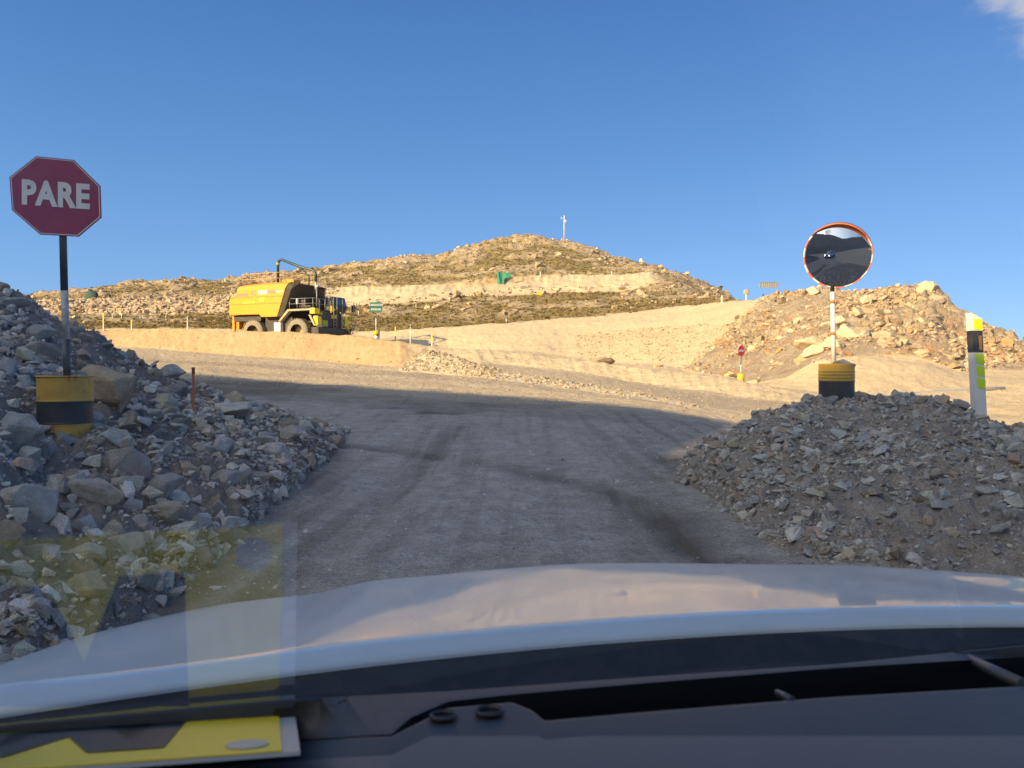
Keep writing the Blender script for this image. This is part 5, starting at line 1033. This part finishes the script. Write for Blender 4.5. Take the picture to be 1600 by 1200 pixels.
def aerial():
    Y = 226; px = 881.6; p = P(px, 380, Y); b = p.z = gz(px, Y) - .3; H = P(px, 336.5, Y).z - b
    root = empty('antenna_mast', p, 'tall thin white antenna mast on the hill right of the summit', 'mast')
    mb = MB()
    for a in (0, 2.1, 4.2):
        x, y = .22 * math.cos(a), .22 * math.sin(a); mb.tube([(x, y, 0), (x * .4, y * .4, H)], .07, 5)
    for k in range(12): mb.tube([(.2, 0, H * k / 12), (-.1, .17, H * (k + .5) / 12), (-.1, -.17, H * (k + 1) / 12)], .03, 4)
    mb.build('mast', M['chalk'], root)
    MB().lathe([(.4, -.1), (.4, .15), (.1, .25)], 14, Matrix.Translation((.35, -.2, H - 1.8)) @ FACE).build('dish', M['chalk'], root)
    MB().tube([(-.9, 0, H - .9), (.3, 0, H - .7)], .05, 5).tube([(-.9, 0, H - 1.3), (-.9, 0, H - .4)], .05, 5).build('side_arm', M['chalk'], root)
aerial()
def tarps():
    Y = 141; o = P(783, 444, Y); mb = MB(); n, k = 10, 12; vs = []
    for i in range(n + 1):
        for j_ in range(k + 1):
            u = i / n; v = j_ / k; px = 777 + 10 * u + (3 * v if u > .5 else 0); py = 444 - 18 * v; Yv = 141.5 + 4 * v
            vs.append(P(px, py, Yv) + Vector((0, .15 * math.sin(9 * u + 4 * v) - .3, .1 * math.sin(7 * u))) - o)
    fs = [(i * (k + 1) + j_, (i + 1) * (k + 1) + j_, (i + 1) * (k + 1) + j_ + 1, i * (k + 1) + j_ + 1) for i in range(n) for j_ in range(k)]
    vs2 = [v + Vector((0, .08, 0)) for v in vs]; N = len(vs)
    mb.add(vs, fs, True); mb.add(vs2, [f[::-1] for f in fs], True)
    r_ = mb.build('green_tarpaulin', M['tarp'], None); r_.location = o; tag(r_, 'bright green tarpaulin hanging down the face of the bench cut', 'tarpaulin')
    f_ = MB().tube([(.7, .8, 1.3), (2.0, 1, 1.4)], .08, 6).tube([(.7, .8, 2.1), (2.0, 1, 2.1)], .08, 6).box(.8, 1.9, .8, 1.1, 1.35, 2.05).build('hose_reel_frame', M['tarp'], r_)
    o = P(143.5, 470, 150); o.z = gz(143.5, 150.5) - .2; mb = MB(); vs = []; fs = []
    for i in range(13):
        for j_ in range(9):
            a = math.pi * i / 12; b = math.pi * .5 * j_ / 8
            vs.append((1.35 * math.cos(a) * math.cos(b) ** .6, -1.2 * math.sin(a) * math.cos(b) ** .6 * .8, 1.5 * math.sin(b) ** .8 + .0 + .06 * math.sin(5 * a)))
    fs = [(i * 9 + j_, (i + 1) * 9 + j_, (i + 1) * 9 + j_ + 1, i * 9 + j_ + 1) for i in range(12) for j_ in range(8)]
    r_ = mb.add(vs, fs, True).build('dark_tent', M['tarpd'], None); r_.location = o; tag(r_, 'dark green tarpaulin shelter on the bench at the far left of the hill', 'shelter')
tarps()
pp = [P(1337, 620.5, 33.6), P(1430, 614.5, 34.3), P(1519, 608.5, 34.6), P(1570, 606, 34.6)]
pm = MB().tube([p - pp[0] for p in pp], .055, 10).build('water_pipe', M['postw2'] if 'postw2' in M else M['steel'], None)
pm.location = pp[0]; tag(pm, 'long grey pipe lying across the foot of the sunlit slope behind the road marker post', 'pipe')

# ------------------------------------------------------------------ the pickup the photo is taken from
def pickup():
    CX, YAW = .38, R(8); root = empty('pickup_truck', (CX, 0, 0), 'white pickup truck whose hood and black dashboard fill the foreground', 'pickup truck', rz=YAW)
    Mw = Matrix.Translation((CX, 0, 0)) @ Matrix.Rotation(YAW, 4, 'Z'); Mi = Mw.inverted()
    def Lc(p): return Mi @ Vector(p)                      # world -> truck frame
    pm_, n, l, p = newmat('dusty white car paint'); tc = n.new('ShaderNodeTexCoord').outputs['Object']
    d = ramp(n, l, noise(n, l, 5, 6, .7, tc), [(.4, (0, 0, 0)), (.8, (1, 1, 1))])
    l.new(mixc(n, l, math_(n, l, 'MULTIPLY', d, .5), (.50, .57, .62), (.46, .48, .49)), p.inputs['Base Color'])
    p.inputs['Roughness'].default_value = .4; p.inputs['Coat Weight'].default_value = .7; p.inputs['Coat IOR'].default_value = 1.45
    rz_ = math_(n, l, 'ADD', .03, math_(n, l, 'MULTIPLY', d, .14)); l.new(rz_, p.inputs['Coat Roughness'])
    Wp = pm_
    Tr = paint('black cowl plastic', (.012, .012, .014), .55, 0, .35, (.07, .06, .05), 30); Dsh = paint('dashboard plastic', (.028, .027, .03), .55, 0, .15, (.09, .075, .06), 8, bmp=.0006, spec=.6)
    Slot = paint('vent black', (.004, .004, .005), .7, 0, 0); Trim = paint('chrome trim', (.5, .5, .5), .25, 1, 0); Gs = glassmat()
    us = np.linspace(-.88, .92, 73); tv = np.concatenate([[0, .02, .038, .045, .055], np.linspace(.1, 1, 40)])
    us = np.linspace(-.92, .92, 75)
    rearT = [(-400, 1165), (0, 1113), (200, 1083), (400, 1055), (625, 1025), (775, 1011), (1000, 995), (1225, 982), (1412, 972), (1600, 970), (2200, 985)]
    frontT = [(-300, 1180), (0, 1062), (33, 1047), (80, 1030), (157, 997), (287, 955), (360, 942), (440, 933), (494, 929), (527, 920), (580, 906), (670, 900), (737, 892), (887, 881), (1000, 879), (1206, 882), (1319, 883), (1386, 886), (1600, 899), (2000, 935)]
    def wz(u, v, T_):
        w = Mw @ Vector((u, v, 0)); px = 800 + F_PX * w.x / w.y; y = float(np.interp(px, [t[0] for t in T_], [t[1] for t in T_])); return -(y - HY) / F_PX * w.y
    rows = []
    zr_ = np.array([wz(u, 1.18 - .23 * (u / .9) ** 2, rearT) for u in us]); zf_ = np.array([wz(u, 2.02 - .17 * (u / .9) ** 4, frontT) for u in us])
    zr_ = np.polyval(np.polyfit(us, zr_, 4), us); zf_s = np.convolve(np.pad(zf_, 3, mode='edge'), np.ones(7) / 7, 'valid'); zf_ = .5 * zf_ + .5 * zf_s
    for i_, u in enumerate(us):
        vr, vf = 1.18 - .23 * (u / .9) ** 2, 2.02 - .17 * (u / .9) ** 4; v = vr + (vf - vr) * tv
        c = -.010 + .07 * sst(-u, .70, .92) + .05 * sst(u, .75, .92)
        bl = float(sst(u, -.64, -.52) * (1 - sst(u, .60, .72)))
        zb = (zr_[i_] + .015) * (1 - tv) + zf_[i_] * tv + c * tv * (1 - tv) + .004 * bl * np.sin(np.pi * tv) ** .7
        zb = zb - .015 * (1 - sst(tv, .0, .045)) - .003 * (1 - sst(tv, .038, .055))
        r_ = [(u, v[0] + .002, zb[0] - .010)] + [(u, a, b) for a, b in zip(v, zb)]
        zf = zb[-1]; r_ += [(u, vf + .03, zf - .012), (u * 1.0, vf + .06, zf - .04), (u, vf + .075, zf - .09)]
        rows.append(r_)
    for r0 in rows: pass
    m_ = len(rows[0]); vs = [(a, b, c + CZ) for r_ in rows for a, b, c in r_]; nu = len(us)
    MB().add(vs, [(i * m_ + k, (i + 1) * m_ + k, (i + 1) * m_ + k + 1, i * m_ + k + 1) for i in range(nu - 1) for k in range(m_ - 1)], True).build('hood', Wp, root)
    for e, sg in ((rows[0], -1), (rows[-1], 1)):           # fenders with wheel arches
        vs = []; e = e[1:]; k = len(e)
        for (du, dz) in ((0.003, -.004), (.02, -.02), (.05, -.09), (.075, -.2), (.08, -.35)): vs += [(a + sg * du, b, c + CZ + dz) for a, b, c in e]
        vs += [(a + sg * .07, b, max(.55, .40 + .48 * math.sqrt(max(0, 1 - ((b - 1.55) / .45) ** 2)))) for a, b, c in e]
        MB().add(vs, [(j_ * k + i, j_ * k + i + 1, (j_ + 1) * k + i + 1, (j_ + 1) * k + i) for j_ in range(5) for i in range(k - 1)], True).build('fender', Wp, root)
    # front end
    front = [(r_[-1][0], r_[-1][1], r_[-1][2] + CZ) for r_ in rows]
    def skin(z_off, name, mat, x0=0, x1=None, dv=0.01):
        f = front[x0:x1]; vs = []; kk = len(f)
        for zo, dd in z_off: vs += [(a, b + dd + dv, c + zo) for a, b, c in f]
        return MB().add(vs, [(j_ * kk + i, j_ * kk + i + 1, (j_ + 1) * kk + i + 1, (j_ + 1) * kk + i) for j_ in range(len(z_off) - 1) for i in range(kk - 1)], True).build(name, mat, root)
    skin([(.0, -.01), (-.02, .0), (-.28, .02)], 'grille', Tr, 18, 57)
    skin([(-.285, .03), (-.33, .1), (-.55, .1), (-.6, .02)], 'bumper', Wp)
    for a, b in ((2, 16), (57, 71)):
        f = front[a:b]; vs = []; kk = len(f)
        for zo, dd in ((-.01, .0), (-.22, .03)): vs += [(x, y + dd + .012, z__ + zo) for x, y, z__ in f]
        MB().add(vs, [(i, i + 1, kk + i + 1, kk + i) for i in range(kk - 1)]).build('headlight', M['chalk2'], root)
        cxx = sum(v[0] for v in f) / kk; cyy = sum(v[1] for v in f) / kk + .05
        MB().lathe([(.06, 0), (.05, .02), (.01, .03)], 16, Matrix.Translation((cxx, cyy, f[0][2] - .12)) @ Matrix.Rotation(R(-90), 4, 'X')).build('headlight_bulb', M['lampon'], root)
    # wheels
    for x, y in ((-.86, 1.55), (.86, 1.55), (-.82, -1.4), (.82, -1.4)):
        w_ = empty('wheel', (x, y, .38), None, None); w_.parent = root; Mx = Matrix.Rotation(R(90), 4, 'Y')
        MB().lathe([(.24, -.12), (.36, -.12), (.39, -.08), (.39, .08), (.36, .12), (.24, .12)], 32, Mx, cap=False).build('tyre', Tr, w_)
        MB().lathe([(.24, -.1), (.2, .02), (.05, .04), (.01, .04)], 20, Mx, cap=False).build('rim', Trim, w_)
    # cabin shell, doors, bed
    MB().box(-.72, .72, -1.15, .12, 2.14, 2.20).build('roof', Wp, root, bevel=.03)
    for s_ in (-1, 1):
        MB().box(s_ * .80 - .03, s_ * .80 + .03, -1.2, .86, .5, 1.30).build('door', Wp, root, bevel=.02)
        MB().tube([(s_ * .78, .84, 1.30), (s_ * .70, .10, 2.15)], .035, 8).build('roof_pillar', Tr, root)
        MB().tube([(s_ * .78, -.25, 1.30), (s_ * .70, -.25, 2.15)], .035, 8).build('roof_pillar', Tr, root)
        MB().tube([(s_ * .78, -1.15, 1.30), (s_ * .70, -1.12, 2.15)], .045, 8).build('roof_pillar', Wp, root)
        MB().box(s_ * .80 - .03, s_ * .80 + .03, -2.6, -1.22, .6, 1.30).build('bed_side', Wp, root, bevel=.02)
        MB().box(s_ * 1.0 - .1, s_ * 1.0 + .1, .45, .58, 1.30, 1.50).build('wing_mirror', Wp, root, bevel=.03)
    MB().box(-.78, .78, -1.2, -1.15, .6, 1.5).box(-.78, .78, -2.62, -2.56, .6, 1.30).build('back_panels', Wp, root)
    MB().box(-.77, .77, -2.55, .86, .5, .56).build('floor_pan', Tr, root)
    for x in (-.38, .38): MB().box(x - .25, x + .25, -.45, -.32, .8, 1.45).box(x - .25, x + .25, -.4, .1, .75, .9).build('seat', Tr, root, bevel=.05)
    # cowl
    vs = []
    for u, r_ in zip(us, rows):
        v0, z0 = r_[0][1], r_[0][2] + CZ
        vs += [(u, v0 + .03, z0 + .012), (u, v0 - .02, z0 + .0), (u, v0 - .05, z0 - .018), (u, v0 - .24, z0 - .045), (u, v0 - .3, z0 - .12)]
    MB().add(vs, [(i * 5 + k, (i + 1) * 5 + k, (i + 1) * 5 + k + 1, i * 5 + k + 1) for i in range(nu - 1) for k in range(4)], True).build('cowl', Tr, root)
    wy = [(-.05, 0.95), (.3, .98), (.66, .90)]
    MB().tube([(a, b, 1.336 + .008) for a, b in wy], .008, 6).build('wiper', Tr, root)
    # windscreen: flat pane fitted to what it mirrors
    nrm = Vector((-.047, .16, .145)).normalized(); Mp = Vector((-.204, .68, -.2275)); c_ = nrm.dot(Mp)
    _gx = np.linspace(-1.5, 3, 901); _sl = .29375 * (1 - sst(_gx, .02, .85) * 1.15); _gf = np.concatenate([[0], np.cumsum((_sl[1:] + _sl[:-1]) / 2 * .005)]); _gf -= np.interp(0, _gx, _gf)
    def glass_pt(X, zr): return Vector((X, (c_ - nrm.z * zr) / nrm.y + float(np.interp(X, _gx, _gf)), zr))
    gm_ = MB(); NX = 60; xs_ = np.linspace(-.62, 1.2, NX); gvs = [Lc(glass_pt(x, zr) + Vector((0, 0, CZ))) for x in xs_ for zr in (-.47, .37)]
    g = gm_.add(gvs, [(2 * i, 2 * i + 2, 2 * i + 3, 2 * i + 1) for i in range(NX - 1)], True).build('windscreen', Gs, root)
    def ray_glass_Y(px, py):
        t = (px - 800) / F_PX; k = (py - HY) / F_PX; lo, hi = .2, 2.0
        for _ in range(40):
            m2 = (lo + hi) / 2
            if m2 < (c_ + nrm.z * k * m2) / nrm.y + float(np.interp(t * m2, _gx, _gf)): lo = m2
            else: hi = m2
        return lo
    # dashboard
    ip = lambda tabl, x: float(np.interp(x, [a for a, b in tabl], [b for a, b in tabl]))
    farT = [(-500, 1190), (0, 1130), (440, 1090), (700, 1077), (1000, 1055), (1300, 1035), (1600, 1005), (2300, 960)]
    topT = [(-500, 1250), (0, 1190), (560, 1150), (612, 1147), (640, 1122), (700, 1096), (800, 1085), (1000, 1068), (1300, 1044), (1500, 1032), (2300, 990)]
    botT = [(-500, 1252), (0, 1192), (560, 1152), (612, 1150), (640, 1136), (700, 1106), (800, 1097), (832, 1110), (850, 1126), (1000, 1113), (1300, 1089), (1560, 1074), (2300, 1040)]
    def dp(px, py, drop=0.0, far=False):
        k = (py - HY) / F_PX; off = .035 * (1 - sst(px, 420, 620)); Yv = (.2339 + off) / (k - .131)
        Yv = min(Yv, ray_glass_Y(px, py) - .004); Yv = Yv if not far else Yv
        return Vector(((px - 800) / F_PX * Yv, Yv, CZ - k * Yv - drop))
    pxs = np.concatenate([np.arange(-500, 600, 40), np.arange(600, 860, 6), np.arange(860, 2301, 30)]); vs = []
    for px in pxs:
        f_, t_, b_ = ip(farT, px), ip(topT, px), ip(botT, px); dr = .003 + .045 * float(sst(px, 610, 660)); 
        e0 = dp(px, f_); A = [e0 + Vector((0, .004, -.05)), e0 + Vector((0, -.001, -.004)), dp(px, f_ + 3), dp(px, t_ - 2), dp(px, t_), dp(px, t_, dr), dp(px, b_, dr), dp(px, b_), dp(px, b_ + 4), dp(px, max(b_ + 30, 1150)), dp(px, max(b_ + 60, 1200), .004), dp(px, 1300, .03), dp(px, 1420, .2)]
        vs += [Lc(v) for v in A]
    L_ = 13; N = len(pxs)
    mb = MB().add(vs, [(i * L_ + k, (i + 1) * L_ + k, (i + 1) * L_ + k + 1, i * L_ + k + 1) for i in range(N - 1) for k in range(L_ - 1)], True)
    dsh = mb.build('dashboard', Dsh, root); dsh.data.materials.append(Slot); dsh.data.materials.append(paint('warm grey lit-tone dashboard plastic', (.14, .12, .118), .6, 0, .15, (.2, .17, .14), 8, bmp=.0006, spec=.4))
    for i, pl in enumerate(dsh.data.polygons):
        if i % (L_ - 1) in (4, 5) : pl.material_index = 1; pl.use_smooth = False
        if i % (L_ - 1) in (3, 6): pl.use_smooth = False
        if i % (L_ - 1) >= 9: pl.material_index = 2  # browner near rows, colour also lightened because they tilt up to the light
    for a, b, w in (((1215, 1077), (1238, 1092), .004), ((1515, 1026), (1600, 1068), .007)):
        MB().tube([Lc(dp(*a, .004)), Lc(dp(*b, .001))], w, 8).build('vent_rib', paint('grey rib', (.07, .07, .085), .4), root)
    for (cx, cy, rr_) in ((693, 1124, .013), (765, 1117, .014)):
        c0 = dp(cx, cy); T = Matrix.Translation(Lc(c0)) @ Matrix.Rotation(R(-7), 4, 'X')
        MB().lathe([(rr_ * .78, .001), (rr_, .002), (rr_ * 1.02, .0045), (rr_ * .86, .006), (rr_ * .8, .003)], 28, T, cap=False).build('sensor_ring', Dsh, root)
        MB().lathe([(rr_ * .8, .0012), (rr_ * .3, .0022), (.0002, .0024)], 24, T, cap=False).build('sensor_dome', Slot, root)
    # ---- unit-number placard lying on the dash (its mirror image shows in the windscreen)
    Fp = Vector((-.237, .78, -.351)); e1 = Vector((.057, -.18, .051)); e2 = Vector((-1, -.297, .07)).normalized()
    nc = e1.cross(e2).normalized();  nc = nc if nc.z > 0 else -nc
    def card_uv(px, py):                                       # photo point of the reflection -> placard coordinates
        t = Vector(((px - 800) / F_PX, 1, -(py - HY) / F_PX)); lam = c_ / nrm.dot(t); hit = t * lam; dv = t - 2 * nrm.dot(t) * nrm
        s_ = nc.dot(Fp - hit) / nc.dot(dv); q = hit + dv * s_ - Fp; e1n = e1.normalized()
        A = np.array([[e1n.dot(e1n), e1n.dot(e2)], [e1n.dot(e2), 1]]); return np.linalg.solve(A, np.array([q.dot(e1n), q.dot(e2)]))
    e1n = e1.normalized(); L1_ = e1.length
    org = Fp + Vector((0, 0, CZ)); card = empty('unit_number_placard', org, 'yellow placard with a black letter M lying on the dashboard at lower left', 'placard')
    def pt(a, b, h=0): return e1n * a + e2 * b + nc * h
    def slab(pts2, h0, h1, name, mat, par):
        n_ = len(pts2); vs = [pt(a, b, h0) for a, b in pts2] + [pt(a, b, h1) for a, b in pts2]
        mb = MB(); mb.add(vs, [tuple(range(n_)), tuple(range(2 * n_ - 1, n_ - 1, -1))] + [(i, i + n_, (i + 1) % n_ + n_, (i + 1) % n_) for i in range(n_)]); return mb.build(name, mat, par)
    slab([(-.004, -.016), (L1_ * 1.01, -.014), (L1_ * 1.01, .50), (-.004, .50)], -.003, 0, 'clear_sheet', M['card_w'], card)
    yb = slab([(-.002, 0), (L1_, 0), (L1_, .495), (-.002, .495)], .0004, .0014, 'yellow_panel', M['card_y'], card)
    Mpts = [(862, 275), (885, 905), (735, 905), (715, 430), (520, 905), (350, 905), (45, 430), (105, 905), (-60, 905), (-100, 330), (230, 350), (395, 700), (560, 300)]
    uv = [card_uv(a / 3, 800 + b / 3) for a, b in Mpts]; uv = [(min(max(a, .0), L1_ - .002), b) for a, b in uv]
    bmx = bmesh.new(); vv = [bmx.verts.new(pt(a, b, .0022)) for a, b in uv]; fx = bmx.faces.new(vv); bmesh.ops.triangulate(bmx, faces=[fx])
    me = bpy.data.meshes.new('letter'); bmx.to_mesh(me); bmx.free(); me.materials.append(M['card_k']); o = link(bpy.data.objects.new('letter', me)); o.parent = yb
    a0, b0 = card_uv(397, 865)
    slab([(a0 + .0165 * math.cos(t), b0 + .0165 * math.sin(t)) for t in np.linspace(0, 2 * math.pi, 33)[:-1]], .0018, .003, 'round_sticker', M['card_w'], card)
M['card_y'] = paint('yellow card', (.95, .68, .02), .35, 0, .05, (.6, .5, .1), 9, coat=.2); M['card_k'] = paint('black print', (.012, .012, .012), .35, 0, 0); M['card_w'] = paint('clear edge plastic', (.5, .49, .47), .25, 0, .1)
M['chalk2'] = paint('headlamp lens', (.6, .62, .65), .1, 0, 0, coat=1)
_m, _n, _l, _p = newmat('lit headlamp'); _p.inputs['Emission Color'].default_value = (1, .95, .85, 1); _p.inputs['Emission Strength'].default_value = 45; M['lampon'] = _m
pickup()
